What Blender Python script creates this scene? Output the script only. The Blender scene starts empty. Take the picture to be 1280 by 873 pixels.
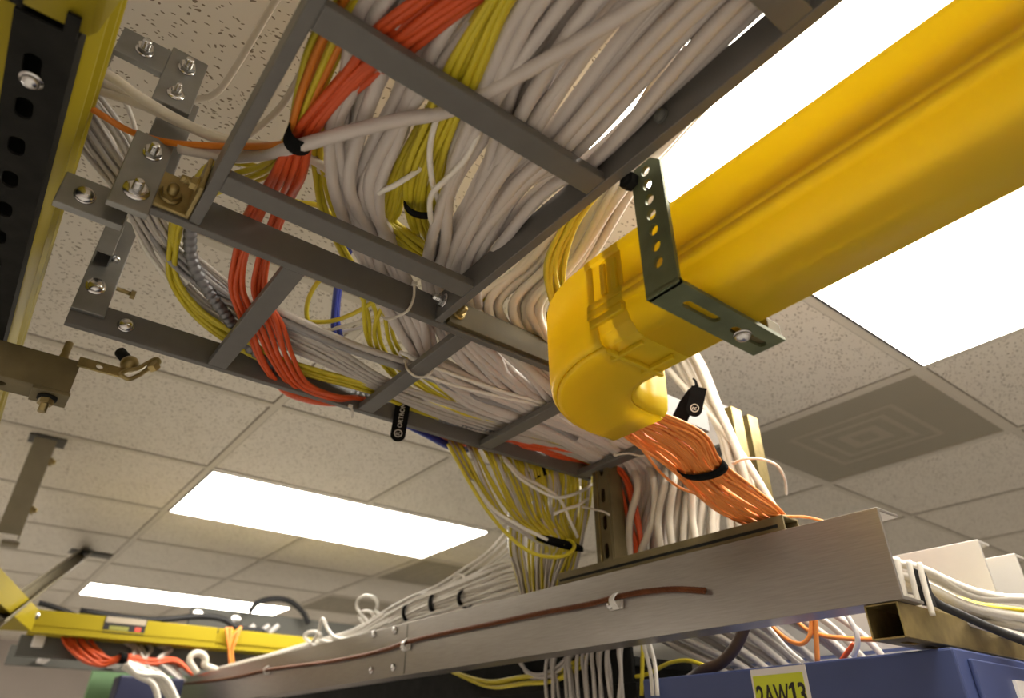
import bpy, math, random
from mathutils import Vector, Matrix
from math import sin, cos, pi, radians

# ------------------------------------------------------------------ camera frame
CZ = 2.0                                   # camera height above the floor
F_PX, YAW, PITCH, ROLL = 842.906, radians(37.6044), radians(31.9148), radians(0.2017)
PPX, PPY = 640.0, 426.5
_f = Vector((sin(YAW)*cos(PITCH), cos(YAW)*cos(PITCH), sin(PITCH)))
_r0 = Vector((cos(YAW), -sin(YAW), 0)); _u0 = _r0.cross(_f)
CR = cos(ROLL)*_r0 + sin(ROLL)*_u0
CU = CR.cross(_f); CF = _f
EYE = Vector((0, 0, CZ))

def at(x, y, **k):
    """a surveyed point: where the sight line through photo point (x, y) meets a plane X=, Y= or Z= (Z above camera height)"""
    d = CR*((x-PPX)/F_PX) - CU*((y-PPY)/F_PX) + CF
    a, v = next(iter(k.items())); i = 'XYZ'.index(a)
    return d*(v/d[i]) + EYE

scene = bpy.context.scene
COL = scene.collection
V = Vector
def P(x, y, z): return Vector((x, y, z+CZ))

# ------------------------------------------------------------------ materials
MATS = {}
def mat(name, col, rough=.5, metal=0., spec=.5, noise=0., nscale=40., bump=0., trans=0., stretch=None, coat=0., emis=None):
    m = bpy.data.materials.new(name); m.use_nodes = True
    nt = m.node_tree; b = nt.nodes['Principled BSDF']
    b.inputs['Base Color'].default_value = (*col, 1); b.inputs['Roughness'].default_value = rough
    b.inputs['Metallic'].default_value = metal; b.inputs['Specular IOR Level'].default_value = spec
    if coat: b.inputs['Coat Weight'].default_value = coat
    if noise or bump:
        tc = nt.nodes.new('ShaderNodeTexCoord'); mp = nt.nodes.new('ShaderNodeMapping')
        nt.links.new(tc.outputs['Object'], mp.inputs['Vector'])
        if stretch: mp.inputs['Scale'].default_value = stretch
        n = nt.nodes.new('ShaderNodeTexNoise'); n.inputs['Scale'].default_value = nscale; n.inputs['Detail'].default_value = 4
        nt.links.new(mp.outputs['Vector'], n.inputs['Vector'])
        if noise:
            r = nt.nodes.new('ShaderNodeValToRGB'); nt.links.new(n.outputs['Fac'], r.inputs['Fac'])
            r.color_ramp.elements[0].position = .3; r.color_ramp.elements[1].position = .7
            r.color_ramp.elements[0].color = (*[max(0, c*(1-noise)) for c in col], 1)
            r.color_ramp.elements[1].color = (*[min(1, c*(1+noise*.6)) for c in col], 1)
            nt.links.new(r.outputs['Color'], b.inputs['Base Color'])
        if bump:
            bp = nt.nodes.new('ShaderNodeBump'); bp.inputs['Strength'].default_value = bump; bp.inputs['Distance'].default_value = .001
            nt.links.new(n.outputs['Fac'], bp.inputs['Height']); nt.links.new(bp.outputs['Normal'], b.inputs['Normal'])
    if trans:
        t = nt.nodes.new('ShaderNodeBsdfTranslucent'); t.inputs['Color'].default_value = (*col, 1)
        mx = nt.nodes.new('ShaderNodeMixShader'); mx.inputs['Fac'].default_value = trans
        nt.links.new(b.outputs[0], mx.inputs[1]); nt.links.new(t.outputs[0], mx.inputs[2])
        nt.links.new(mx.outputs[0], nt.nodes['Material Output'].inputs['Surface'])
    if emis:
        b.inputs['Emission Color'].default_value = (*emis[0], 1); b.inputs['Emission Strength'].default_value = emis[1]
    MATS[name] = m
    return m

RACK = mat('grey_rack_paint', (.125, .120, .112), .38, 0, .45, noise=.06, nscale=60, bump=.08)
WHITE = mat('white_jacket', (.56, .51, .475), .42, 0, .4, noise=.03, nscale=25)
WHITEB = mat('ivory_jacket', (.58, .53, .45), .42, 0, .4, noise=.03, nscale=25)
THINW = mat('thin_white_jacket', (.76, .73, .67), .4, 0, .4)
GREYW = mat('pale_grey_jacket', (.47, .435, .40), .3, 0, .55)
GREYC = mat('grey_jacket', (.28, .27, .27), .35, 0, .5)
YEL = mat('yellow_jacket', (.58, .48, .025), .4, 0, .45, noise=.08, nscale=30)
REDOR = mat('red_orange_jacket', (.60, .085, .02), .4, 0, .4, noise=.05, nscale=30)
FIBOR = mat('fibre_orange_jacket', (.80, .27, .06), .4, 0, .4, noise=.06, nscale=60)
DULLOR = mat('amber_jacket', (.62, .19, .02), .4, 0, .4)
BLUE = mat('blue_jacket', (.035, .05, .30), .35, 0, .5)
BLACK = mat('black_jacket', (.015, .015, .017), .5, 0, .4)
VELC = mat('black_hook_loop', (.008, .008, .008), .95, 0, .1, noise=.5, nscale=900, bump=.6)
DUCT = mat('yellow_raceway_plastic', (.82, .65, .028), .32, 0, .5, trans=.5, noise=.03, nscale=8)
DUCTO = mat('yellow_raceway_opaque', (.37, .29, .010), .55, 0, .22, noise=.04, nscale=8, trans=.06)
ALU = mat('brushed_aluminium', (.36, .335, .315), .38, .85, .5, noise=.10, nscale=14, stretch=(40, 1.5, 40), bump=.03)
ALUW = mat('bright_aluminium', (.70, .68, .65), .42, .6, .5, noise=.04, nscale=20)
ZINC = mat('clear_zinc', (.27, .27, .26), .4, .7, .5, noise=.18, nscale=25)
ZINCD = mat('green_zinc_strap', (.15, .17, .09), .45, .4, .5, noise=.25, nscale=30)
BOLT = mat('bright_bolt_steel', (.66, .66, .66), .22, 1., .5)
GOLD = mat('yellow_chromate', (.36, .28, .12), .35, .8, .5, noise=.35, nscale=35)
OLIVE = mat('olive_chromate', (.15, .12, .055), .6, .25, .5, noise=.25, nscale=25)
COPPER = mat('bare_copper', (.15, .055, .024), .42, .9, .5, noise=.25, nscale=60)
BLUEP = mat('blue_cabinet_paint', (.055, .078, .21), .42, 0, .45, noise=.06, nscale=12)
DARKM = mat('dark_steel', (.016, .016, .014), .8, .1, .15, noise=.3, nscale=40)
DGREY = mat('dark_grey_paint', (.10, .10, .09), .5, 0, .4)
LABELW = mat('label_white', (.80, .77, .76), .5); LABELY = mat('label_yellow_green', (.62, .68, .03), .5)
INK = mat('black_ink', (.012, .01, .012), .6); LETTER = mat('silver_print', (.62, .60, .54), .5)
TIEW = mat('nylon_tie', (.74, .70, .62), .4, 0, .4, trans=.15)
GREEN = mat('green_panel_paint', (.20, .36, .18), .6); STRUT = mat('plated_strut', (.27, .24, .17), .5, .3, .4, noise=.12, nscale=20)
BAR = mat('dark_olive_bar', (.075, .058, .026), .6, .2, .3, noise=.2, nscale=25)
RED = mat('red_print', (.6, .08, .05), .5)
TBAR = mat('tee_bar_paint', (.68, .64, .55), .45); REVEAL = mat('fixture_reveal', (.03, .03, .035), .5)
WALLM = mat('wall_paint', (.56, .51, .48), .8, noise=.03, nscale=6)
FLOORM = mat('floor_tile', (.74, .72, .69), .45, noise=.06, nscale=5)
STEELSLV = mat('galvanised_flex', (.20, .20, .21), .42, .5)

def emit_mat(name, col, s):
    m = bpy.data.materials.new(name); m.use_nodes = True; nt = m.node_tree
    nt.nodes.remove(nt.nodes['Principled BSDF'])
    e = nt.nodes.new('ShaderNodeEmission'); e.inputs['Color'].default_value = (*col, 1); e.inputs['Strength'].default_value = s
    nt.links.new(e.outputs[0], nt.nodes['Material Output'].inputs['Surface']); return m
LAMP = emit_mat('lamp_diffuser', (1, .925, .80), 10.0)

def ceiling_mat():
    m = bpy.data.materials.new('fissured_ceiling_tile'); m.use_nodes = True; nt = m.node_tree; N = nt.nodes.new; L = nt.links.new
    b = nt.nodes['Principled BSDF']; b.inputs['Roughness'].default_value = .9; b.inputs['Specular IOR Level'].default_value = .15
    tc = N('ShaderNodeTexCoord')
    wob = N('ShaderNodeTexNoise'); wob.inputs['Scale'].default_value = 22; wob.inputs['Detail'].default_value = 3
    L(tc.outputs['Object'], wob.inputs['Vector'])
    add = N('ShaderNodeVectorMath'); add.operation = 'MULTIPLY_ADD'
    L(wob.outputs['Color'], add.inputs[0]); add.inputs[1].default_value = (.035, .035, 0); L(tc.outputs['Object'], add.inputs[2])
    masks = []
    for ang, sc, thr, pick in ((.5, 128, .21, .74), (1.5, 160, .19, .80)):
        mp = N('ShaderNodeMapping'); mp.inputs['Rotation'].default_value = (0, 0, ang); mp.inputs['Scale'].default_value = (.55, 1.2, 1)
        L(add.outputs[0], mp.inputs['Vector'])
        vo = N('ShaderNodeTexVoronoi'); vo.inputs['Scale'].default_value = sc; vo.voronoi_dimensions = '2D'
        L(mp.outputs['Vector'], vo.inputs['Vector'])
        lt = N('ShaderNodeMath'); lt.operation = 'LESS_THAN'; L(vo.outputs['Distance'], lt.inputs[0]); lt.inputs[1].default_value = thr
        sp = N('ShaderNodeSeparateColor'); L(vo.outputs['Color'], sp.inputs[0])
        gt = N('ShaderNodeMath'); gt.operation = 'GREATER_THAN'; L(sp.outputs[0], gt.inputs[0]); gt.inputs[1].default_value = pick
        mu = N('ShaderNodeMath'); mu.operation = 'MULTIPLY'; L(lt.outputs[0], mu.inputs[0]); L(gt.outputs[0], mu.inputs[1])
        masks.append(mu)
    mx = N('ShaderNodeMath'); mx.operation = 'MAXIMUM'; L(masks[0].outputs[0], mx.inputs[0]); L(masks[1].outputs[0], mx.inputs[1])
    fine = N('ShaderNodeTexNoise'); fine.inputs['Scale'].default_value = 9; fine.inputs['Detail'].default_value = 5
    L(tc.outputs['Object'], fine.inputs['Vector'])
    rp = N('ShaderNodeValToRGB'); L(fine.outputs['Fac'], rp.inputs['Fac'])
    rp.color_ramp.elements[0].color = (.80, .76, .68, 1); rp.color_ramp.elements[1].color = (.86, .82, .74, 1)
    mixc = N('ShaderNodeMix'); mixc.data_type = 'RGBA'; L(mx.outputs[0], mixc.inputs[0]); L(rp.outputs[0], mixc.inputs[6])
    mixc.inputs[7].default_value = (.27, .225, .165, 1)
    L(mixc.outputs[2], b.inputs['Base Color'])
    return m
CEILM = ceiling_mat()

def perf_mat(nm, c0, c1):
    m = bpy.data.materials.new(nm); m.use_nodes = True; nt = m.node_tree; N = nt.nodes.new; L = nt.links.new
    b = nt.nodes['Principled BSDF']; b.inputs['Roughness'].default_value = .6
    tc = N('ShaderNodeTexCoord'); mp = N('ShaderNodeMapping'); mp.inputs['Scale'].default_value = (170, 170, 0); L(tc.outputs['Object'], mp.inputs['Vector'])
    vo = N('ShaderNodeTexVoronoi'); vo.voronoi_dimensions = '2D'; vo.inputs['Randomness'].default_value = 0; vo.inputs['Scale'].default_value = 1
    L(mp.outputs['Vector'], vo.inputs['Vector'])
    rp = N('ShaderNodeValToRGB'); L(vo.outputs['Distance'], rp.inputs['Fac'])
    rp.color_ramp.elements[0].position = .30; rp.color_ramp.elements[0].color = (*c0, 1)
    rp.color_ramp.elements[1].position = .38; rp.color_ramp.elements[1].color = (*c1, 1)
    L(rp.outputs[0], b.inputs['Base Color']); return m
PERF = perf_mat('perforated_panel', (.13, .12, .09), (.50, .46, .36)); PERF2 = perf_mat('perforated_panel_over_core', (.30, .275, .21), (.52, .48, .38))

# ------------------------------------------------------------------ mesh builder
class MB:
    def __init__(s): s.v = []; s.f = []; s.sm = []
    def add(s, vs, fs, smooth=False):
        o = len(s.v); s.v += [Vector(p) for p in vs]; s.f += [[i+o for i in f] for f in fs]; s.sm += [smooth]*len(fs); return s
    def obox(s, c, ax, ay, az):
        c = Vector(c); vs = [c+ax*i+ay*j+az*k for i in (-1, 1) for j in (-1, 1) for k in (-1, 1)]
        return s.add(vs, [[0, 1, 3, 2], [4, 6, 7, 5], [0, 4, 5, 1], [2, 3, 7, 6], [0, 2, 6, 4], [1, 5, 7, 3]])
    def box(s, x0, y0, z0, x1, y1, z1):
        return s.obox(P((x0+x1)/2, (y0+y1)/2, (z0+z1)/2), V((abs(x1-x0)/2, 0, 0)), V((0, abs(y1-y0)/2, 0)), V((0, 0, abs(z1-z0)/2)))
    def ring(s, rows, closed_loop=True, caps=True, smooth=True):
        """rows: list of loops with equal count"""
        n = len(rows[0]); o = len(s.v); fs = []
        for r in rows: s.v += [Vector(p) for p in r]
        for i in range(len(rows)-1):
            for j in range(n if closed_loop else n-1):
                k = (j+1) % n; fs.append([o+i*n+j, o+i*n+k, o+(i+1)*n+k, o+(i+1)*n+j])
        s.f += fs; s.sm += [smooth]*len(fs)
        if caps and closed_loop:
            s.f += [[o+j for j in range(n)][::-1], [o+(len(rows)-1)*n+j for j in range(n)]]; s.sm += [False, False]
        return s
    def cyl(s, p0, p1, r, n=16, r1=None, phase=0., smooth=True):
        p0, p1 = Vector(p0), Vector(p1); d = (p1-p0).normalized(); a = d.orthogonal().normalized(); b = d.cross(a)
        rr = r if r1 is None else r1
        L = lambda c, q: [c+(a*cos(2*pi*i/n+phase)+b*sin(2*pi*i/n+phase))*q for i in range(n)]
        return s.ring([L(p0, r), L(p1, rr)], smooth=smooth)
    def lathe(s, p, d, prof, n=20, smooth=True):
        """prof: (dist along d, radius)"""
        p = Vector(p); d = Vector(d).normalized(); a = d.orthogonal().normalized(); b = d.cross(a)
        return s.ring([[p+d*t+(a*cos(2*pi*i/n)+b*sin(2*pi*i/n))*max(r, 1e-5) for i in range(n)] for t, r in prof], smooth=smooth)
    def washer(s, p, d, ro, ri, t, n=24):
        p = Vector(p); d = Vector(d).normalized(); a = d.orthogonal().normalized(); b = d.cross(a)
        L = lambda q, h: [p+d*h+(a*cos(2*pi*i/n)+b*sin(2*pi*i/n))*q for i in range(n)]
        return s.ring([L(ri, 0), L(ro, 0), L(ro, t), L(ri, t), L(ri, 0)], caps=False, smooth=False)
    def tube(s, pts, r, n=8, rf=None, flat=1.0):
        pts = [Vector(p) for p in pts]; m = len(pts)
        t0 = (pts[1]-pts[0]).normalized(); a = t0.orthogonal().normalized(); rows = []
        for i in range(m):
            t = (pts[min(i+1, m-1)]-pts[max(i-1, 0)])
            t = t.normalized() if t.length > 1e-9 else t0
            a = (a-t*a.dot(t)); a = a.normalized() if a.length > 1e-6 else t.orthogonal().normalized()
            b = t.cross(a); q = rf(i/(m-1), i)*r if rf else r
            rows.append([pts[i]+(a*cos(2*pi*k/n)+b*sin(2*pi*k/n)*flat)*q for k in range(n)])
        return s.ring(rows)
    def prism(s, pts, ext):
        """polygon (3-D points in order) extruded by vector"""
        ext = Vector(ext); n = len(pts); a = [Vector(p) for p in pts]; b = [p+ext for p in a]
        return s.add(a+b, [list(range(n))[::-1], [n+i for i in range(n)]]+[[i, (i+1) % n, n+(i+1) % n, n+i] for i in range(n)])
    def build(s, name, material, parent=None, bevel=0., origin=None, kind=None):
        c = Vector(parent.matrix_basis.translation) if parent and parent.type == 'EMPTY' else None
        if parent and parent.type != 'EMPTY': c = parent_origin[parent.name]
        if c is None:
            c = Vector(origin) if origin is not None else Vector((sum(p.x for p in s.v)/len(s.v), sum(p.y for p in s.v)/len(s.v), min(p.z for p in s.v)))
        me = bpy.data.meshes.new(name); me.from_pydata([tuple(p-c) for p in s.v], [], s.f)
        me.polygons.foreach_set('use_smooth', s.sm); me.materials.append(material); me.validate(); me.update()
        o = bpy.data.objects.new(name, me); COL.objects.link(o)
        if parent: o.parent = parent
        else: o.location = c
        parent_origin[o.name] = c
        if bevel:
            bm = o.modifiers.new('bevel', 'BEVEL'); bm.width = bevel; bm.segments = 2; bm.limit_method = 'ANGLE'; bm.angle_limit = radians(40)
        if kind: o['kind'] = kind
        return o
parent_origin = {}

def tag(o, label, cat, group=None, kind=None):
    o['label'] = label; o['category'] = cat
    if group: o['group'] = group
    if kind: o['kind'] = kind
    return o
def thing(name, loc, label, cat, group=None):
    o = bpy.data.objects.new(name, None); COL.objects.link(o); o.location = loc; o.empty_display_size = .05
    o.matrix_basis = Matrix.Translation(loc)
    return tag(o, label, cat, group)

def plate(outline, holes, thick, M, mb):
    """flat plate with holes: 2-D outline, list of 2-D hole outlines; M maps (u, v, w) to the room"""
    cu = bpy.data.curves.new('tmp', 'CURVE'); cu.dimensions = '2D'; cu.fill_mode = 'BOTH'; cu.extrude = thick/2
    for poly in [outline]+holes:
        sp = cu.splines.new('POLY'); sp.points.add(len(poly)-1); sp.use_cyclic_u = True
        for q, (x, y) in zip(sp.points, poly): q.co = (x*100, y*100, 0, 1)
    cu.extrude = thick/2*100
    ob = bpy.data.objects.new('tmp', cu); COL.objects.link(ob)
    dg = bpy.context.evaluated_depsgraph_get(); me = bpy.data.meshes.new_from_object(ob.evaluated_get(dg))
    vs = [M @ (v.co/100) for v in me.vertices]; fs = [list(p.vertices) for p in me.polygons]
    mb.add(vs, fs); bpy.data.objects.remove(ob); bpy.data.curves.remove(cu); bpy.data.meshes.remove(me)
    return mb
def circ(cx, cy, rx, ry=None, n=16): return [(cx+rx*cos(2*pi*i/n), cy+(ry or rx)*sin(2*pi*i/n)) for i in range(n)]
def slot(cx, cy, hw, hl, n=6, along='y'):
    a = [(cx+hw*cos(pi*i/n), cy+hl-hw+hw*sin(pi*i/n)) for i in range(n+1)]+[(cx+hw*cos(pi+pi*i/n), cy-hl+hw+hw*sin(pi+pi*i/n)) for i in range(n+1)]
    return a if along == 'y' else [(cx+(y-cy), cy+(x-cx)) for x, y in a][::-1]
def frame(o, u, v):
    u = Vector(u).normalized(); v = Vector(v); v = (v-u*v.dot(u)).normalized(); w = u.cross(v)
    return Matrix(((u.x, v.x, w.x, o[0]), (u.y, v.y, w.y, o[1]), (u.z, v.z, w.z, o[2]), (0, 0, 0, 1)))
def text_mesh(txt, size, M, name, material, parent, space=1.0, thick=.0002, bold=.0, fit=None):
    cu = bpy.data.curves.new('tmp', 'FONT'); cu.body = txt; cu.size = size; cu.extrude = thick; cu.align_x = 'LEFT'; cu.space_character = space; cu.offset = bold
    ob = bpy.data.objects.new('tmp', cu); COL.objects.link(ob); dg = bpy.context.evaluated_depsgraph_get()
    me = bpy.data.meshes.new_from_object(ob.evaluated_get(dg)); mb = MB()
    k = fit/max(v.co.x for v in me.vertices) if fit else 1
    mb.add([M @ V((v.co.x*k, v.co.y, v.co.z)) for v in me.vertices], [list(p.vertices) for p in me.polygons])
    bpy.data.objects.remove(ob); bpy.data.curves.remove(cu); bpy.data.meshes.remove(me)
    return mb.build(name, material, parent)

def crom(pts, seg=7):
    pts = [Vector(p) for p in pts]
    if len(pts) == 2: return [pts[0].lerp(pts[1], i/seg) for i in range(seg+1)]
    out = []
    ext = [pts[0]*2-pts[1]]+pts+[pts[-1]*2-pts[-2]]
    for i in range(1, len(ext)-2):
        p0, p1, p2, p3 = ext[i-1:i+3]
        t01 = max((p1-p0).length, 1e-4)**.5; t12 = max((p2-p1).length, 1e-4)**.5; t23 = max((p3-p2).length, 1e-4)**.5
        m1 = (p1-p0)/t01-(p2-p0)/(t01+t12)+(p2-p1)/t12; m2 = (p2-p1)/t12-(p3-p1)/(t12+t23)+(p3-p2)/t23
        m1 *= t12; m2 *= t12
        for k in range(seg):
            t = k/seg; t2, t3 = t*t, t*t*t
            out.append(p1*(2*t3-3*t2+1)+m1*(t3-2*t2+t)+p2*(-2*t3+3*t2)+m2*(t3-t2))
    out.append(pts[-1]); return out

def plane_of(s):
    if isinstance(s, tuple): return {s[0]: s[1]}
    return {'Z': s}
def bundle(name, label, group, material, n, r, st, jit=.5, seed=1, cat='cable', seg=6, sides=8, depth=3, bulge=.0):
    """n individual cables that run side by side through stations; a station is (x, y, x, y, plane): its two edges as seen, on a plane"""
    rnd = random.Random(seed)
    A = [P(*s[1]) if s[0] == 'P' else at(s[0], s[1], **plane_of(s[4])) for s in st]
    B = [P(*s[2]) if s[0] == 'P' else at(s[2], s[3], **plane_of(s[4])) for s in st]
    # cables lie in loose layers; where the stations leave too little room side by side they ride up further
    wid = [max((A[k]-B[k]).length, r) for k in range(len(st))]
    # neighbours get far-apart places in the pile, so each layer is spread over the whole width
    lay = [((i*.6180339+.3*rnd.random()/max(n, 1)) % 1.) for i in range(n)]
    order = sorted(range(n), key=lambda i: lay[i])
    for q, i in enumerate(order): lay[i] = q/n
    tall = [max(depth, n*2.05*r/wid[k]) for k in range(len(st))]
    out = []
    for i in range(n):
        u0 = (i+.5)/n; drift = rnd.gauss(0, .6); pts = []
        for k in range(len(st)):
            drift = .62*drift+.6*rnd.gauss(0, 1); lo = min(.5, r/wid[k])
            u = u0+max(-1.6, min(1.6, drift))*jit*2*r/wid[k]; u = min(1-lo*.3, max(lo*.3, u))
            p = A[k].lerp(B[k], u); d = (p-EYE).normalized()
            off = math.floor(lay[i]*min(tall[k], 6.5))*1.8*r+bulge*wid[k]*.5*(1-math.sqrt(max(0, 1-(2*u-1)**2)))
            pts.append(p+d*(off+rnd.uniform(-.1, .35)*r*jit))
        o = MB().tube(crom(pts, seg), r*rnd.uniform(.96, 1.05), sides).build(name, material)
        tag(o, label, cat, group if n > 1 else None); out.append(o)
    return out
def cable(name, label, material, r, st, cat='cable', seg=8, sides=10, group=None, rf=None, flat=1.):
    pts = crom([at(s[0], s[1], **plane_of(s[2])) for s in st], seg)
    return tag(MB().tube(pts, r, sides, rf=rf, flat=flat).build(name, material), label, cat, group)
def strap(name, label, p0, p1, depth, width, along, material=VELC, cat='cable strap', thick=.0016, clear=.006):
    """a band wrapped around a bundle that runs in direction along: p0, p1 its ends as seen, depth its half size front to back"""
    ax = Vector(along).normalized(); c = (p0+p1)/2; a = (p1-p0)/2; a = a-ax*a.dot(ax)
    b = ax.cross(a).normalized(); d = (c-EYE).normalized()
    if b.dot(d) < 0: b = -b
    c = c+b*(depth-clear); n = 32; L = []
    for off, w in ((0, -.5), (0, .5), (thick, .5), (thick, -.5), (0, -.5)):
        L.append([c+a*cos(2*pi*i/n)*(1+off/a.length)+b*sin(2*pi*i/n)*(depth+off)+ax*w*width for i in range(n)])
    mb = MB(); mb.ring(L, caps=False)
    return tag(mb.build(name, material), label, cat)

def hexpts(c, d, r, ph=0.):
    a = d.orthogonal().normalized(); b = d.cross(a); return [c+(a*cos(pi*i/3+ph)+b*sin(pi*i/3+ph))*r for i in range(6)]
def bolt_set(p, d, parent, r=.0045, mat_=BOLT, wash=.0105, nut=True, dome=False, thread=.010, name='bolt'):
    """a washer, hex nut (or dome head) and thread end on a face at p pointing along d"""
    p = Vector(p); d = Vector(d).normalized(); mb = MB()
    mb.lathe(p, d, [(0, wash*.2), (0, wash), (.0016, wash*.98), (.0020, wash*.4)], 24)
    if dome: mb.lathe(p+d*.0018, d, [(0, r*1.7), (.002, r*1.65), (.004, r*1.3), (.0055, r*.7), (.006, 0)], 18)
    else:
        mb.prism(hexpts(p+d*.0018, d, r*1.85), d*.0055)
        mb.lathe(p+d*.0070, d, [(0, r*1.0), (thread*.85, r*1.0), (thread, r*.75), (thread, 0)], 16)
        for k in range(4): mb.lathe(p+d*(.0072+k*.0016), d, [(0, r*.98), (.0008, r*1.1), (.0016, r*.98)], 14)
    return mb.build(name, mat_, parent)

# ================================================================== SETTING
H = .86
mb = MB(); mb.box(-3.2, -3.2, -CZ-.1, 6.2, 7.6, -CZ); mb.build('floor', FLOORM, kind='structure')
mb = MB(); mb.box(-3.2, -3.2, H, 6.2, 7.6, H+.05); mb.build('ceiling', CEILM, kind='structure')
for nm, b in (('wall_back', (-3.3, 7.5, -CZ, 6.2, 7.6, H)), ('wall_front', (-3.3, -3.3, -CZ, 6.2, -3.2, H)),
              ('wall_left', (-3.3, -3.2, -CZ, -3.2, 7.5, H)), ('wall_right', (6.2, -3.2, -CZ, 6.3, 7.6, H))):
    MB().box(*b).build(nm, WALLM, kind='structure')
U = .709
gx = [(.61+U*k)*H for k in range(-6, 10)]
gy = [y*H for y in (-3.61, -2.90, -2.19, -1.483, -.774, -.065, .645, 1.355, 2.075, 2.785, 3.47, 4.1, 4.76, 5.375, 5.83, 6.5, 7.2, 7.9, 8.55)]
mb = MB(); hw = .011
for i, x in enumerate(gx):
    if i % 2 == 1 and x < .5: continue
    for j in range(len(gy)-1):
        if abs(x-gx[7]) < .01 and j in (5, 9, 13): continue        # a long fixture spans two bays here
        mb.box(x-hw, gy[j]+hw, H-.004, x+hw, gy[j+1]-hw, H+.002)
for y in gy: mb.box(-3.19, y-hw, H-.0042, 6.19, y+hw, H+.002)
mb.build('trim_1', TBAR, kind='structure')
mb = MB()  # dark strips beside the tee bars, painted in for the shadow of the tile gaps
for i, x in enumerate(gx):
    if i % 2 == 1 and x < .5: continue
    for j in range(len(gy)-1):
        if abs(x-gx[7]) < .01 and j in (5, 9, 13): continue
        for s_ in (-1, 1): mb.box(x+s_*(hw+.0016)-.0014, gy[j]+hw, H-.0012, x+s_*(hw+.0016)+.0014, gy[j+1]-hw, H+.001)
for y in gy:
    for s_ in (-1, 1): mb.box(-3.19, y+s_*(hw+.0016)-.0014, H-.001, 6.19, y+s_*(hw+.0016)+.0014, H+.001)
mb.build('trim_2', mat('tile_gap_shadow', (.16, .135, .10), .9), kind='structure')

def light(j, label, x0=6, n=2, in_view=True, top=None):
    xa, xb, ya, yb = gx[x0]+hw, gx[x0+n]-hw, gy[j]+hw, gy[j+1]-hw
    t = thing('ceiling_light', P((xa+xb)/2, (ya+yb)/2, H-.012), label, 'ceiling light')
    m = MB(); w = .009
    m.box(xa, ya, H-.006, xb, ya+w, H+.01); m.box(xa, yb-w, H-.006, xb, yb, H+.01)
    m.box(xa, ya+w, H-.006, xa+w, yb-w, H+.01); m.box(xb-w, ya+w, H-.006, xb, yb-w, H+.01); m.build('frame', REVEAL, t)
    MB().box(xa+w, ya+w, H-.009, xb-w, yb-w, H-.003).build('diffuser', LAMP, t)
light(5, 'large glowing ceiling light panel right above the near yellow raceway')
light(9, 'glowing rectangular ceiling light panel beyond the cable ladder')
light(13, 'farthest glowing ceiling light strip above the distant yellow raceway')

ROWS = {1: 'row behind the viewer', 5: 'row level with the viewer', 9: 'middle row', 13: 'last row'}
for j_, x_ in ((13, 2), (9, 2), (13, 10), (1, 2), (1, 6)):  # unseen light panels, added out of view so their bounce brightens the room
    light(j_, 'added unseen ceiling light panel in the %s column of the room, %s' % ({2: 'left', 6: 'centre', 10: 'right'}[x_], ROWS[j_]), x0=x_)
# vent
for i_, j_, lbl_ in ((8, 6, 'square perforated air vent panel beside the nearest ceiling light'), (8, 10, 'grey air vent panel just past the corner of the middle ceiling light'), (8, 12, 'grey air vent panel nearest the farthest ceiling light')):
    xa, xb, ya, yb = gx[i_]+hw, gx[i_+1]-hw, gy[j_]+hw, gy[j_+1]-hw
    t = thing('ceiling_vent', P((xa+xb)/2, (ya+yb)/2, H-.006), lbl_, 'air vent')
    m = MB(); w = .010
    for a in ((xa, ya, xb, ya+w), (xa, yb-w, xb, yb), (xa, ya+w, xa+w, yb-w), (xb-w, ya+w, xb, yb-w)): m.box(a[0], a[1], H-.005, a[2], a[3], H+.005)
    m.build('frame', TBAR, t)
    MB().box(xa+w, ya+w, H-.0035, xb-w, yb-w, H+.003).build('perforated_panel', PERF, t)
    m = MB(); cx, cy = (xa+xb)/2, (ya+yb)/2
    for k, (q, ww) in enumerate(((.165, .016), (.115, .016), (.062, .030))):
        for a in ((-q, -q, q, -q+ww), (-q, q-ww, q, q), (-q, -q+ww, -q+ww, q-ww), (q-ww, -q+ww, q, q-ww)):
            m.box(cx+a[0], cy+a[1], H-.0039, cx+a[2], cy+a[3], H-.003)
    m.build('diffuser_core', PERF2, t)

# ================================================================== LADDER RACKS
zb, zt = .48, .518
t = thing('cable_ladder', P(.217, .1, zb), 'grey ladder rack running overhead above the viewer, full of thick white cables', 'cable ladder')
MB().box(.057, -.6, zb, .0685, .632, zt).build('side_rail', RACK, t, .001)
MB().box(.361, -.6, zb, .3725, .632, zt).build('side_rail', RACK, t, .001)
for yc in (-.555, -.333, -.111, .111, .334, .556):
    MB().box(.0685, yc-.013, zb+.0005, .361, yc+.013, zb+.0115).build('rung', RACK, t, .0012)
bolt_set(P(.361, .245, .500), (-1, 0, 0), t, r=.004, mat_=DGREY, wash=.007, dome=True)
bolt_set(P(.361, .612, .500), (-1, 0, 0), t, r=.0045, wash=.0105)

t = thing('cable_ladder', P(.45, .79, zb), 'grey ladder rack crossing under the yellow elbow, carrying the orange bundle', 'cable ladder')
MB().box(-.002, .632, zb-.002, .915, .643, zt).build('side_rail', RACK, t, .001)
MB().box(-.014, .925, zb-.002, .915, .936, zt).build('side_rail', RACK, t, .001)
for xc in (.178, .414, .653, .889):
    MB().box(xc-.013, .643, zb-.0015, xc+.013, .925, zb+.0095).build('rung', RACK, t, .0012)
bolt_set(P(.052, .925, .499), (0, -1, 0), t, r=.0055, wash=.0105, dome=True)

# splice bar on the near rail
t = thing('splice_bar', P(.5, .62, zb+.002), 'olive splice bar bolted to the ladder rail beside the yellow elbow', 'splice bar')
MB().box(.378, .6235, zb+.001, .72, .6315, zt).build('bar', BAR, t, .001)
bolt_set(P(.392, .6235, .499), (0, -1, 0), t, r=.004, mat_=GOLD, wash=.0095)

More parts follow.
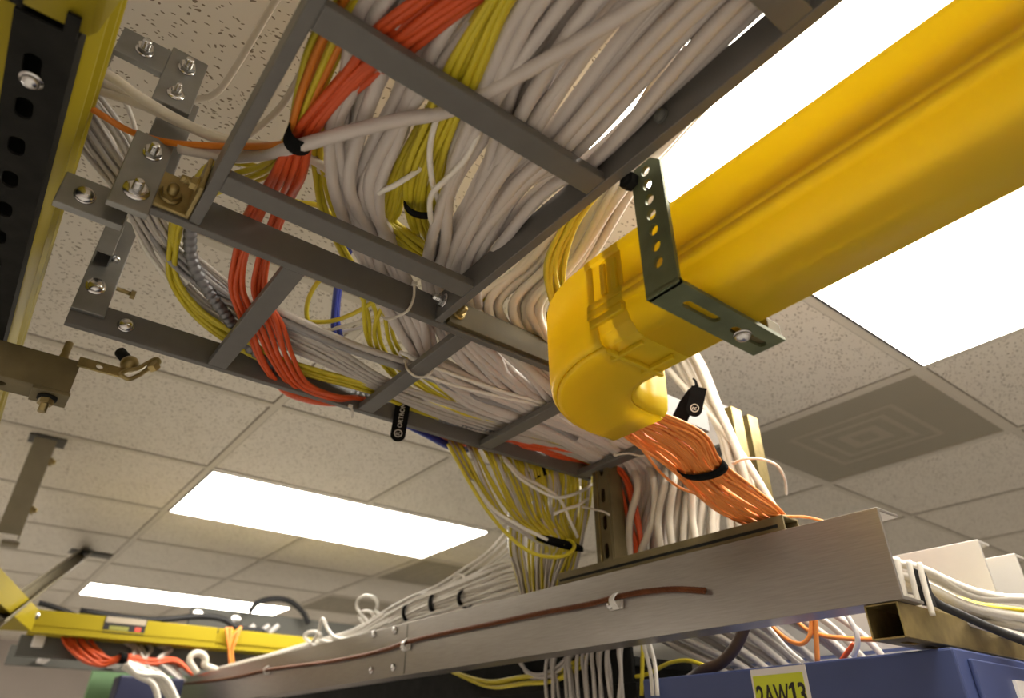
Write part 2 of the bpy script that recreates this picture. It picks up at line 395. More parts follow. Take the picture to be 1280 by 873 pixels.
# corner bracket, gold
t = thing('corner_bracket', P(.04, .63, zb), 'gold chromate corner bracket with a nut at the ladder junction', 'bracket')
m = MB(); m.box(.0135, .6265, zb+.001, .0565, .6315, zb+.047); m.box(.0515, .575, zb+.001, .0565, .6265, zb+.044); m.build('angle_plate', GOLD, t, .0015)
bolt_set(P(.033, .6265, .499), (0, -1, 0), t, r=.0052, mat_=GOLD, wash=.0115)
bolt_set(P(.0515, .598, .503), (-1, 0, 0), t, r=.004, mat_=GOLD, wash=.009)

# near hanger
t = thing('hanger_bracket', P(.005, .628, .462), 'grey bolted hanger bracket at the near end of the ladder crossing', 'bracket')
MB().box(-.017, .6215, .460, .0205, .6305, .560).build('lower_plate', ZINC, t, .001)
MB().box(-.006, .631, .50, .030, .6375, .64).build('middle_plate', ZINC, t, .001)
m = MB(); m.box(-.0165, .6215, .612, .023, .6305, .700); m.box(-.066, .6215, .652, -.0165, .6305, .692); m.build('upper_plate', ZINC, t, .001)
for x, z, y in ((.004, .537, .6215), (.003, .484, .6215), (.004, .676, .6215), (.003, .632, .6215), (-.040, .671, .6215)):
    bolt_set(P(x, y, z), (0, -1, 0), t, r=.0046 if z != .632 else .0032, wash=.0125 if z < .5 else .0095)

t = thing('mounting_bar', P(-.2, .66, .462), 'grey flat bar with one bolt running behind the near left raceway', 'mounting bar')
MB().box(-.058, .655, .460, .004, .665, .500).build('bar', ZINC, t, .001)
bolt_set(P(-.036, .655, .479), (0, -1, 0), t, r=.0055, wash=.010, dome=True)
MB().box(-.18, .66, .655, -.067, .668, .695).build('upper_bar', ZINC, t, .001)

t = thing('hanger_bracket', P(.005, .92, .50), 'grey bolted hanger bracket at the far end of the ladder crossing', 'bracket')
MB().box(-.014, .9165, .497, .0255, .9245, .655).build('plate', ZINC, t, .001)
m = MB(); m.box(.0215, .925, .50, .0255, .95, .655); m.build('flange', ALUW, t)
bolt_set(P(.003, .9165, .537), (0, -1, 0), t, r=.0055, wash=.0125, dome=True)
bolt_set(P(.013, .9165, .588), (0, -1, 0), t, r=.0035, wash=.006, dome=True)
m = MB(); m.box(-.0125, .886, .572, .0075, .888, .80); m.box(-.0125, .888, .572, -.0105, .9163, .80); m.box(.0055, .888, .572, .0075, .9163, .80); m.build('upright_channel', ZINC, t, .0006)
m = MB(); p = P(.027, .935, .555); m.cyl(p, p+V((.022, 0, -.001)), .003, 10); m.prism(hexpts(p+V((.018, 0, -.001)), V((1, 0, 0)), .0065), (.006, 0, 0)); m.build('side_bolt', GOLD, t)

# ================================================================== YELLOW RACEWAY, RIGHT
PROF = [(.4065, .446), (.4065, .4405), (.4100, .438), (.4100, .3905), (.4060, .3895), (.4060, .3860), (.4095, .3850), (.4095, .3815), (.4055, .3805), (.4055, .3765), (.4095, .3755),
        (.4105, .368), (.4150, .357), (.4230, .3475), (.4300, .345), (.4930, .345), (.4975, .348), (.5010, .356), (.5030, .380), (.5030, .438), (.5055, .4405), (.5055, .446)]
EPROF = [(.4085, .446), (.4090, .400), (.4100, .365), (.4115, .3515), (.4150, .3458), (.4200, .3450), (.4900, .3450), (.4960, .3456), (.5020, .3515), (.5040, .365), (.5050, .400), (.5055, .446)]
def sheet(rows, name, material, parent, th=.0026, smooth=True):
    m = MB(); m.ring(rows, closed_loop=False, smooth=smooth); o = m.build(name, material, parent)
    s = o.modifiers.new('thickness', 'SOLIDIFY'); s.thickness = th; s.offset = -1; return o
t = thing('cable_raceway', P(.455, 0, .345), 'long translucent yellow fibre raceway under the bright light at the right', 'cable raceway')
o = sheet([[P(x, y, z) for x, z in PROF] for y in (-.7, -.2, .1, .372)], 'trough', DUCT, t)
for y0 in (.3725,):
    pass
# lid-less coupler and elbow
t = thing('raceway_elbow', P(.47, .46, .345), 'rounded yellow raceway elbow with orange fibres leaving its end', 'raceway elbow')
CXe, CYe = .55, .41
rows = [[P(x, .392, z) for x, z in EPROF]]
for k in range(0, 19):
    a = radians(90*k/18)
    rows.append([P(CXe-(CXe-x)*cos(a), CYe+(CXe-x)*sin(a), z) for x, z in EPROF])
rows.append([P(.582, CYe+(CXe-x), z) for x, z in EPROF])
m = MB()
for a_, b_ in ((0, 4), (4, 7), (7, 12)): m.ring([r_[a_:b_+1] for r_ in rows], closed_loop=False)
o = m.build('elbow_trough', DUCT, t); sm_ = o.modifiers.new('thickness', 'SOLIDIFY'); sm_.thickness = .003; sm_.offset = -1
def grow(prof, d):
    out = []
    for k, (x, z) in enumerate(prof):
        a, b = prof[max(k-1, 0)], prof[min(k+1, len(prof)-1)]; l = math.hypot(b[0]-a[0], b[1]-a[1]); out.append((x+(b[1]-a[1])/l*d, z-(b[0]-a[0])/l*d))
    return out
sheet([[P(x, y, z) for x, z in grow(PROF, .0014)] for y in (.352, .400)], 'coupler', DUCT, t, .0015, smooth=False)
for yc in (.361, .376):
    m = MB(); m.box(.4035, yc-.003, .394, .4085, yc+.003, .432); m.build('latch', DUCT, t, .001)
m = MB(); m.box(.4030, .354, .364, .4085, .398, .372); m.build('latch', DUCT, t, .001)
for xc in (.432, .475):
    m = MB(); m.box(xc-.002, .356, .3365, xc+.002, .398, .3418); m.build('floor_rib', DUCT, t, .0008)
m = MB(); m.box(.418, .386, .337, .496, .391, .3418); m.build('floor_rib', DUCT, t, .0008)

# perforated strap bracket
t = thing('strap_bracket', P(.385, .29, .48), 'dark zinc perforated strap bracket holding up the yellow raceway', 'bracket')
m = MB(); Mx = frame(P(.3845, .2885, .4135), (0, -1, 0), (0, 0, 1))
hl = [circ(0, -.044+.0185*k, .0052, .0062) for k in range(7)]
plate([(-.018, -.069), (.018, -.069), (.018, .068), (.008, .0785), (-.012, .0785), (-.018, .072)], hl, .004, Mx, m)
m.build('upright_strip', ZINCD, t, .0006)
m = MB(); Mx = frame(P(.3845, .2885, .3405), (1, 0, 0), (0, 1, 0))
plate([(-.002, -.018), (.151, -.018), (.151, .018), (-.002, .018)], [slot(.050, 0, .0045, .024, along='x'), slot(.118, 0, .0045, .026, along='x')], .004, Mx, m)
m.build('foot_strip', ZINCD, t, .0006)
m = MB()
for k in range(5):
    a = radians(90*k/4)
m.prism([P(.3825, .2705, .3445), P(.3825, .2705, .3415), P(.3845, .2705, .3385), P(.388, .2705, .3385), P(.388, .2705, .3425), P(.3865, .2705, .3445)], (0, .036, 0)); m.build('bend', ZINCD, t)
bolt_set(P(.493, .2885, .3385), (0, 0, -1), t, r=.0045, wash=.0085, dome=True)
m = MB(); p = P(.374, .306, .478); m.prism(hexpts(p, V((1, 0, 0)), .0095), (.009, 0, 0)); m.cyl(p+V((-.002, 0, 0)), p+V((.016, 0, 0)), .0045, 12); m.build('nut', DARKM, t)
m = MB(); m.box(.512, .272, .343, .534, .305, .357); m.build('clip', OLIVE, t, .001)

# ================================================================== YELLOW RACEWAY, LEFT (near)
LP = [(-.0595, .585), (-.0595, .575), (-.0635, .573), (-.0635, .562), (-.0600, .560), (-.0600, .548), (-.0650, .546), (-.0650, .530), (-.0625, .527), (-.0625, .517), (-.0665, .513), (-.0685, .503), (-.074, .499), (-.150, .499), (-.157, .503), (-.160, .52), (-.163, .585)]
t = thing('cable_raceway', P(-.11, .6, .499), 'dim yellow raceway running along the near left edge on a slotted channel', 'cable raceway')
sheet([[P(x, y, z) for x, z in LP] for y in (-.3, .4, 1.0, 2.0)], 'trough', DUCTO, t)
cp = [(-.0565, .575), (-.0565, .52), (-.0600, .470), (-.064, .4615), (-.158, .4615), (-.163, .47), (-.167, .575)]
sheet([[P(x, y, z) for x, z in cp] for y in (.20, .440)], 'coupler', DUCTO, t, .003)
for y0 in (.405, .425): pass
m = MB(); m.box(-.079, .425, .4570, -.070, .4475, .4605); m.build('latch', DARKM, t)
m = MB(); m.box(-.118, .420, .4570, -.106, .440, .4605); m.build('latch', DARKM, t)
t = thing('slotted_channel', P(-.091, .8, .466), 'dark slotted channel under the dim yellow raceway at the left edge', 'slotted channel')
m = MB(); Mx = frame(P(-.091, 1.0, .467), (1, 0, 0), (0, 1, 0))
plate([(-.021, -.548), (.021, -.548), (.021, 1.0), (-.021, 1.0)], [slot(-.004, -.50+.052*k, .0065, .013) for k in range(28)], .0025, Mx, m); m.box(-.1095, .452, .494, -.0725, 2.0, .4965)
m.box(-.112, .452, .4685, -.1095, 2.0, .4965); m.box(-.0725, .452, .4685, -.070, 2.0, .4965); m.build('channel', DARKM, t)
bolt_set(P(-.0935, .515, .4655), (0, 0, -1), t, r=.004, wash=.009, dome=True)

# cross strut below it
t = thing('support_strut', P(-.1, 1.02, .417), 'olive support strut end with a hanging bolt, crossing under the left raceway', 'strut')
m = MB(); m.box(-.6, 1.0, .417, .0215, 1.003, .465); m.box(-.6, 1.045, .417, .0215, 1.048, .465); m.box(-.6, 1.003, .462, .0215, 1.045, .465)
Mx = frame(P(-.28, 1.024, .4185), (1, 0, 0), (0, 1, 0))
plate([(-.3, -.021), (.30, -.021), (.30, .021), (-.3, .021)], [slot(-.21+.07*k, 0, .007, .022, along='x') for k in range(7) if k < 7], .003, Mx, m)
m.build('strut', OLIVE, t, .0006)
MB().box(-.020, 1.0, .4125, .0235, 1.046, .4168).build('plate_washer', OLIVE, t, .0006)
p = P(.0, 1.02, .4125); m = MB(); m.lathe(p, V((0, 0, -1)), [(0, .012), (.004, .012), (.0042, .006)], 20); m.build('washer', DARKM, t)
m = MB(); m.prism(hexpts(p+V((0, 0, -.0042)), V((0, 0, -1)), .0095), (0, 0, -.007)); m.build('nut', GOLD, t)
m = MB(); m.cyl(p+V((0, 0, -.022)), p+V((0, 0, .085)), .0052, 12); m.lathe(p+V((0, 0, .056)), V((0, 0, 1)), [(0, .010), (.002, .010), (.003, .006), (.007, .006)], 16); m.build('threaded_stud', GOLD, t)
# gold swivel clamp
t = thing('rod_clamp', P(.07, 1.0, .46), 'shiny gold swivel rod clamp below the grey ladder rail', 'clamp')
m = MB(); c0, c1 = at(98, 452, Y=1.0), at(150, 466, Y=1.0); d = (c1-c0).normalized()
Mx = frame((c0+c1)/2, d, (0, .35, 1)); L = (c1-c0).length/2
plate([(-L, -.0085), (L+.006, -.0085), (L+.006, .0085), (-L, .0085)], [circ(0, 0, .0045)], .003, Mx, m); m.build('arm', GOLD, t, .0005)
c = at(163, 454, Y=1.0); m = MB(); m.lathe(c+V((0, .012, 0)), (0, -1, 0), [(0, .004), (0, .011), (.008, .0125), (.016, .010), (.022, .006), (.023, 0)], 20); m.build('knob', GOLD, t)
m = MB(); pts = [at(*q, Y=.985) for q in ((150, 468), (160, 474), (172, 470), (186, 461), (199, 453), (196, 449), (183, 455), (172, 461), (160, 463))]
m.tube(crom(pts+[pts[0]], 5), .0032, 8, flat=1.); m.build('jaw', GOLD, t)
c = at(194, 461, Y=.985); m = MB(); m.prism(hexpts(c, V((-.6, -.5, .3)).normalized(), .0085), V((-.6, -.5, .3)).normalized()*.010); m.build('bolt', GOLD, t)
m = MB(); m.cyl(at(160, 452, Y=1.01), at(150, 440, Y=1.02), .008, 10); m.build('collar', DARKM, t)

# ================================================================== ALUMINIUM CHANNELS, CABINET
def chan(x_of_y, y0, y1, z0, z1, w, th, name, label, n=8, material=ALU):
    t_ = thing(name, P(x_of_y(y0), y0, z0), label, 'rack channel'); m = MB()
    prof = lambda y: [P(x_of_y(y)+a, y, b) for a, b in ((0, z0), (w, z0), (w, z0+th*.8), (th, z0+th), (th, z1-th), (w, z1-th*.8), (w, z1), (0, z1))]
    m.ring([prof(y0+(y1-y0)*i/n) for i in range(n+1)], smooth=False); m.build('channel', material, t_, .0008); return t_
xf = lambda y: .8865-.0315*(y-.38)
CH = chan(xf, .384, 3.2, .1655, .278, .055, .005, 'rack_channel', 'long aluminium channel in the foreground with a copper cable clamped on it')
for px, py in ((472, 794), (497, 789), (469, 839), (495, 835)):
    p = at(px, py, X=.855); p.x = xf(p.y); bolt_set(p, (-1, -.03, 0), CH, r=.0050, wash=.008, dome=True, mat_=BOLT)
m = MB(); q = at(508, 810, X=.852); m.box(xf(q.y)-.0006, q.y-.0012, .168, xf(q.y)+.0004, q.y+.0012, .276); m.build('joint_line', DGREY, CH)
p = at(733, 726, X=.868); p.x = xf(p.y)
chan(lambda y: 1.172-.02*(y-.37), .377, 3.0, .150, .284, .04, .005, 'rack_channel', 'pale aluminium channel end standing second from the foreground', material=ALUW)
chan(lambda y: 1.304-.02*(y-.37), .375, 3.0, .150, .284, .04, .005, 'rack_channel', 'farthest pale aluminium channel end at the right edge', material=ALUW)
# copper ground cable
cpath = [(120, 866), (200, 858), (290, 848), (335, 838), (420, 826), (480, 813), (509, 803), (560, 791), (600, 783), (680, 766), (735, 756), (770, 747), (800, 741), (840, 737), (868, 738), (881, 739)]
pts = []
for x, y in cpath:
    p = at(x, y, X=.85)
    for _ in range(4): p = at(x, y, X=xf(p.y)-.0075)
    pts.append(p)
t = thing('ground_cable', pts[8], 'bare stranded copper ground cable clamped along the foreground channel', 'ground cable')
cl = crom(pts, 8)
R_ = .0048
def strands():
    a = V((0, 0, 1)); out = []
    for k in range(7):
        ph = 2*pi*k/7; sp = []; s = 0
        for i, p in enumerate(cl):
            if i: s += (cl[i]-cl[i-1]).length
            tg = (cl[min(i+1, len(cl)-1)]-cl[max(i-1, 0)]).normalized(); n1 = (a-tg*a.dot(tg)).normalized(); n2 = tg.cross(n1)
            ang = ph+s*2*pi/.05; sp.append(p+(n1*cos(ang)+n2*sin(ang))*R_*.62)
        out.append(sp)
    return out
def dens(pl, step=.006):
    o = []
    for a, b in zip(pl, pl[1:]):
        k = max(1, int((b-a).length/step)); o += [a.lerp(b, i/k) for i in range(k)]
    return o+[pl[-1]]
cl = dens(cl)
for sp in strands(): MB().tube(sp, R_*.42, 6).build('strand', COPPER, t)
for i, (px, py) in enumerate(((771, 752), (510, 806), (336, 838))):
    p = at(px, py, X=.85)
    for _ in range(4): p = at(px, py, X=xf(p.y)-.001)
    t = thing('cable_clamp', p, ('bright clamp nearest the cut end of the copper cable', 'middle of the three clamps on the copper cable, over the channel joint', 'clamp at the far left on the copper cable')[i], 'clamp')
    m = MB(); m.box(p.x-.005, p.y-.016, p.z-CZ-.014, p.x, p.y+.016, p.z-CZ+.006); m.build('base', ALUW, t, .002)
    arc = [p+V((-.004-.012*sin(pi*k/8), -.004, .012-.026*k/8)) for k in range(9)]
    m = MB()
    m.ring([[q+V((0, dy, 0))+V((dx, 0, 0)) for dx, dy in ((0, -.006), (0, .006), (-.002, .006), (-.002, -.006))] for q in arc], smooth=False); m.build('saddle', ALUW, t, .0005)
    bolt_set(p+V((-.005, .010, -.006)), (-1, 0, 0), t, r=.004, wash=.007, dome=True)

# olive strut lying on the channel, and upright slotted strut
t = thing('mounting_strut', P(.9, .7, .28), 'olive strut lying along the top of the foreground channel', 'strut')
m = MB(); y0, y1 = .515, .985
for (a, b, c, d) in ((.0, .2785, .003, .300), (.037, .2785, .040, .300), (.003, .297, .037, .300), (.003, .2785, .037, .281)):
    vs = [P(xf(y)+.002+q[0], y, q[1]) for y in (y0, y1) for q in ((a, b), (c, b), (c, d), (a, d))]
    m.add(vs, [[0, 1, 2, 3], [7, 6, 5, 4], [0, 4, 5, 1], [1, 5, 6, 2], [2, 6, 7, 3], [3, 7, 4, 0]])
m.build('strut', OLIVE, t, .0006)
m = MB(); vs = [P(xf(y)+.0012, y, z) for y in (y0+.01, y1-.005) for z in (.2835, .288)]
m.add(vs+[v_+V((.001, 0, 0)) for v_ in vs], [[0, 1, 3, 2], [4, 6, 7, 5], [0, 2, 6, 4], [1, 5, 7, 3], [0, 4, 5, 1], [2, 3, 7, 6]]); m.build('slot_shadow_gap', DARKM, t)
t = thing('upright_strut', P(.893, .89, .30), 'olive slotted upright strut standing on the foreground channel', 'strut')
m = MB(); Mx = frame(P(.893, .880, .385), (0, -1, 0), (0, 0, 1))
plate([(-.020, -.084), (.020, -.084), (.020, .118), (-.020, .118)], [slot(.006, -.062+.052*k, .0055, .014) for k in range(4)], .003, Mx, m)
m.box(.895, .858, .301, .93, .861, .503); m.box(.895, .898, .301, .93, .901, .503); m.build('strut', OLIVE, t, .0006)
MB().box(.889, .8855, .302, .8915, .8875, .502).build('edge_bead', GOLD, t)

# gold tube under the channel
t = thing('square_tube', P(1.2, .41, .123), 'gold square tube under the end of the foreground channel', 'strut')
m = MB()
for a in ((.889, .393, .1245, 2.2, .3955, .1652), (.889, .4325, .1245, 2.2, .435, .1652), (.889, .3955, .1627, 2.2, .4325, .1652)): m.box(*a)
m.build('channel', GOLD, t, .001)
m = MB(); Mx = frame(P(1.54, .414, .1255), (1, 0, 0), (0, 1, 0))
plate([(-.651, -.0185), (.66, -.0185), (.66, .0185), (-.651, .0185)], [slot(-.60+.06*k, 0, .006, .018, along='x') for k in range(12)], .0022, Mx, m); m.build('slotted_face', GOLD, t)

# blue cabinet with its label
CBX, CBY = .967, .378
t = thing('equipment_cabinet', P(1.3, .8, -CZ), 'blue equipment cabinet below the channel with a yellow label', 'cabinet')
m = MB(); m.box(CBX, CBY, -CZ, 1.62, .885, .119); m.build('body', BLUEP, t, .003)
m = MB(); m.box(CBX+.03, CBY-.006, -CZ+.1, 1.585, CBY, .108); m.build('side_panel', BLUEP, t, .002)
m = MB(); m.box(1.10, CBY-.010, .02, 1.15, CBY-.006, .09); m.build('notice', LABELW, t)
p0, p1 = at(937, 833, X=CBX), at(1005, 825, X=CBX); yA, yB = max(p0.y, p1.y), min(p0.y, p1.y); zT = .1165
lab = MB().box(CBX-.0012, yB, zT-.062, CBX-.0002, yA, zT).build('label', LABELW, t)
wl = yA-yB
fld = MB().box(CBX-.0016, yB+.006, zT-.056, CBX-.0011, yA-.003, zT-.009).build('label_field', LABELY, lab)
fld['label'] = 'yellow green field'
Mt = frame(P(CBX-.0018, yA-.005, zT-.050), (0, -1, 0), (0, 0, 1))
lw = wl-.011
for ch_, u0_, u1_ in (('2', 0, .155), ('A', .165, .375), ('W', .375, .675), ('3', .845, 1.0)):
    text_mesh(ch_, .040, Mt @ Matrix.Translation((u0_*lw, 0, 0)), 'lettering', INK, lab, fit=(u1_-u0_)*lw, bold=.0008)
m = MB(); x1_ = .765*lw; hh = .0292
plate([(x1_-.0022, 0), (x1_+.0026, 0), (x1_+.0026, hh), (x1_-.0010, hh), (x1_-.0066, hh-.0052), (x1_-.0066, hh-.0092), (x1_-.0022, hh-.0066)], [], .0004, Mt, m)
m.build('lettering', INK, lab)

# ================================================================== CABLES
DROP = [((768, 600, 802, 592), (758, 690, 792, 684), (760, 745, 800, 740)), ((800, 592, 842, 586), (782, 684, 835, 678), (790, 740, 840, 730)), ((840, 588, 898, 584), (830, 678, 905, 664), (840, 730, 900, 715))]
def dropst(k, X): return [(*s, ('X', X)) for s in DROP[k]]
G1 = [(570, -130, 730, -130, .508), (450, 5, 612, 20, .508), (430, 96, 533, 128, .506), (412, 160, 514, 165, .506), (415, 235, 477, 238, .512), (438, 298, 494, 302, .525),
      (454, 328, 512, 352, .532), (470, 365, 530, 378, .532), (490, 402, 540, 408, .525), (520, 446, 552, 448, .512), (548, 478, 578, 464, .506), (592, 510, 628, 484, .502), (645, 529, 676, 510, .500), (715, 560, 750, 540, .503)]
bundle('network_cable', 'thick white cable in the left half of the overhead ladder, turning onto the crossing ladder', 'thick white cables, left overhead group', WHITE, 15, .0067, G1+dropst(0, .945), depth=3, jit=.6, seed=3)
G2 = [(780, -130, 1130, -130, .502), (648, 0, 958, 2, .502), (578, 150, 742, 205, .501), (560, 225, 690, 235, .502), (536, 305, 625, 310, .515), (530, 350, 600, 350, .53), (540, 390, 600, 385, .535),
      (550, 420, 605, 412, .53), (570, 448, 640, 448, .515), (612, 484, 668, 474, .506), (655, 518, 700, 500, .503), (728, 550, 775, 532, .503)]
bundle('network_cable', 'thick white cable in the right half of the overhead ladder, beside the yellow raceway', 'thick white cables, right overhead group', WHITE, 25, .0068, G2+dropst(1, .96), depth=3, jit=.9, seed=5)
G3 = [(840, 60, 960, 60, .83), (745, 215, 830, 190, .72), (700, 262, 795, 232, .66), (648, 335, 740, 322, .60), (592, 378, 694, 385, .545), (612, 410, 700, 424, .52), (640, 446, 712, 458, .508), (690, 492, 745, 480, .503), (762, 546, 812, 524, .503)]
bundle('network_cable', 'thick white cable curving down between the ladder rail and the yellow elbow', 'thick white cables beside the elbow', WHITEB, 15, .0066, G3+dropst(2, .985), depth=3, jit=.8, seed=8)
bundle('network_cable', 'thick pale cable slanting across the front of the white drop behind the channel', 'thick cables slanting across the drop', WHITEB, 5, .0066, [(740, 545, 840, 520, .500), (785, 580, 868, 572, .490), (796, 610, 872, 594, ('X', .925)), (786, 650, 866, 645, ('X', .93)), (780, 700, 872, 682, ('X', .935)), (784, 745, 870, 730, ('X', .945))], depth=1, jit=1.1, seed=81)
G4 = [(790, 380, 840, 400, ('X', .96)), (832, 440, 880, 452, ('X', .98)), (858, 482, 905, 512, ('X', 1.0)), (893, 530, 922, 553, ('X', 1.01))]
bundle('network_cable', 'pale cable lit brightly behind the orange fibres and beside the gold uprights', 'bright cables behind the orange fibres', WHITEB, 7, .0066, G4+[(908, 585, 940, 600, ('X', 1.02)), (912, 650, 950, 650, ('X', 1.03)), (915, 700, 960, 690, ('X', 1.03))], jit=.4, seed=9)
cable('network_cable', 'single pale cable bending down in front of the gold uprights, right of the fibres', WHITEB, .0066, [(790, 400, ('X', .97)), (835, 462, ('X', .98)), (862, 492, ('X', .99)), (888, 520, ('X', 1.0)), (925, 566, ('X', 1.02)), (950, 605, ('X', 1.03)), (966, 632, ('X', 1.04)), (985, 655, ('X', 1.05)), (1000, 690, ('X', 1.05))])

O1 = [(640, -80, 740, -80, .500), (513, 0, 607, 0, .499), (452, 46, 500, 76, .498), (432, 72, 474, 94, .498), (362, 163, 400, 166, .502), (333, 225, 380, 220, .512), (303, 268, 364, 256, .528), (282, 326, 338, 332, .530), (279, 362, 336, 370, .518), (301, 415, 356, 405, .503),
      (322, 458, 366, 444, .492), (356, 494, 388, 480, .484), (404, 507, 424, 494, .482), (446, 507, 450, 496, .496), (500, 529, 503, 511, .503), (560, 552, 566, 537, .505), (640, 566, 646, 550, .503), (700, 576, 706, 561, .503), (738, 586, 752, 570, .507)]
bundle('patch_cable', 'red orange cable strapped in the overhead bundle and swooping along the crossing ladder', 'red orange cables', REDOR, 9, .0036, O1+[(756, 606, 782, 590, ('X', .925)), (768, 645, 796, 628, ('X', .935)), (785, 690, 805, 684, ('X', .945)), (785, 730, 810, 724, ('X', .945))], depth=2, jit=.6, seed=12)
bundle('patch_cable', 'amber orange cable against the left side rail above the strap', 'amber cables by the rail', DULLOR, 3, .0036, [(480, -80, 540, -80, .505), (415, 12, 450, 16, .504), (392, 55, 424, 66, .503), (374, 112, 396, 118, .503), (362, 162, 374, 166, .504), (340, 222, 350, 224, .516), (306, 270, 312, 272, .53), (292, 330, 300, 330, .535), (290, 380, 300, 380, .53), (312, 425, 318, 420, .515), (345, 478, 350, 470, .495)], jit=.3, seed=13)
bundle('patch_cable', 'olive yellow cable woven among the amber ones by the left side rail', 'olive yellow cables by the rail', YEL, 4, .0033, [(470, -80, 545, -80, .508), (412, 8, 455, 10, .507), (386, 52, 430, 64, .507), (370, 112, 402, 116, .507), (362, 160, 376, 166, .508), (335, 202, 345, 216, .53), (298, 213, 306, 235, .545), (258, 222, 268, 250, .55), (230, 240, 236, 268, .55), (214, 285, 226, 300, .56), (212, 330, 228, 335, .56), (228, 372, 244, 368, .555), (266, 412, 280, 404, .54), (310, 440, 318, 432, .53)], jit=.5, seed=14)
Y1 = [(660, -90, 720, -90, .496), (604, 0, 640, 2, .496), (560, 82, 606, 100, .497), (530, 150, 578, 152, .502), (508, 210, 560, 212, .512), (508, 262, 548, 266, .53), (522, 300, 556, 300, .56), (560, 360, 585, 355, .585), (590, 430, 615, 425, .57), (640, 490, 660, 485, .55)]
bundle('patch_cable', 'yellow cable in the middle of the overhead ladder, held by the black strap', 'yellow cables in the middle strap', YEL, 13, .0034, Y1, jit=.6, seed=15)
Y1a = [(560, 90, 580, 92, .52), (520, 160, 540, 160, .52), (492, 215, 512, 215, .522), (478, 262, 500, 266, .535), (478, 284, 494, 276, .54), (494, 306, 512, 290, .54), (520, 325, 536, 308, .54), (556, 345, 566, 325, .545), (600, 400, 610, 380, .55), (640, 470, 650, 460, .54)]
bundle('patch_cable', 'yellow cable sweeping right below the middle black strap', 'yellow cables sweeping right', YEL, 9, .0034, Y1a, jit=.4, seed=16)
bundle('patch_cable', 'yellow cable behind the thick white ones, seen left of the yellow elbow', 'yellow cables near the elbow', YEL, 8, .0034, [(722, 240, 762, 225, .62), (700, 285, 722, 280, .585), (678, 330, 706, 335, .555), (682, 375, 708, 380, .525), (706, 415, 724, 410, .52), (735, 470, 748, 460, .52), (790, 540, 800, 530, .52)], jit=.8, seed=17)
bundle('patch_cable', 'yellow cable hanging loosely left of the thick white overhead cables', 'loose yellow cables over the ceiling gap', YEL, 4, .0033, [(420, 120, 430, 110, .53), (392, 180, 408, 176, .53), (394, 225, 412, 222, .535), (402, 268, 428, 262, .54), (412, 300, 450, 300, .545), (430, 340, 470, 330, .55), (455, 395, 490, 380, .54), (462, 440, 500, 430, .53), (500, 480, 530, 470, .52), (560, 510, 570, 500, .52)], jit=.6, seed=18)
cable('patch_cable', 'yellow cable crossing behind the second overhead rung', YEL, .0033, [(330, 235, .56), (368, 252, .56), (400, 258, .56), (428, 280, .56), (450, 300, .56)])

TG = [(50, 110, 80, 60, .62), (100, 190, 162, 172, .615), (140, 240, 186, 226, .59), (170, 284, 214, 292, .57), (203, 338, 268, 336, .56), (250, 386, 326, 382, .545), (323, 424, 345, 394, .53), (400, 456, 410, 428, .515), (469, 488, 480, 472, .503), (530, 516, 540, 494, .503), (590, 538, 600, 514, .503), (640, 550, 650, 532, .503), (700, 566, 716, 550, .503)]
bundle('network_cable', 'thin pale grey cable in the slack bundle from the left raceway along the crossing ladder', 'thin pale cables from the left', GREYW, 13, .0032, TG+dropst(0, .95), jit=.55, seed=20)
bundle('network_cable', 'shiny grey clear-jacketed cable among the slack bundle left of the first crossing rung', 'shiny grey slack cables', GREYC, 4, .0036, [(110, 200, 170, 190, .62), (150, 240, 186, 230, .60), (184, 292, 214, 296, .57), (212, 330, 255, 336, .55), (262, 368, 310, 378, .54), (330, 398, 345, 400, .52), (360, 412, 380, 404, .518), (440, 442, 446, 434, .512), (520, 466, 526, 460, .508), (580, 490, 590, 478, .506), (640, 510, 650, 500, .503), (720, 550, 728, 540, .503)], jit=.5, seed=21)
# ribbed conduits
for k, (lbl, st) in enumerate((('ribbed metal conduit hanging left of the first crossing rung', [(244, 255, .575), (238, 290, .565), (240, 325, .555), (258, 360, .54), (285, 398, .525), (305, 428, .515), (335, 452, .506)]),
                               ('ribbed metal conduit lying under the orange swoop on the crossing ladder', [(325, 446, .507), (370, 474, .505), (415, 488, .505), (456, 497, .505), (500, 512, .508), (550, 524, .508), (640, 540, .508)]))):
    pts = dens(crom([at(a, b, Z=c) for a, b, c in st], 10), .0016)
    tag(MB().tube(pts, .0085, 12, rf=lambda t_, i: 1.0 if i % 5 < 3 else .80).build('flexible_conduit', STEELSLV), lbl, 'conduit')
bundle('patch_cable', 'yellow cable lying along the far side of the crossing ladder', 'yellow cables along the crossing ladder', YEL, 6, .0034, [(216, 258, 226, 258, .575), (212, 300, 222, 300, .56), (212, 350, 222, 346, .545), (240, 396, 252, 386, .53), (282, 430, 296, 416, .512), (340, 458, 346, 444, .505), (400, 474, 404, 462, .505), (460, 490, 462, 478, .505), (520, 514, 524, 498, .506), (570, 530, 575, 515, .506), (650, 548, 655, 535, .506), (740, 580, 745, 570, .506)], jit=.6, seed=23)
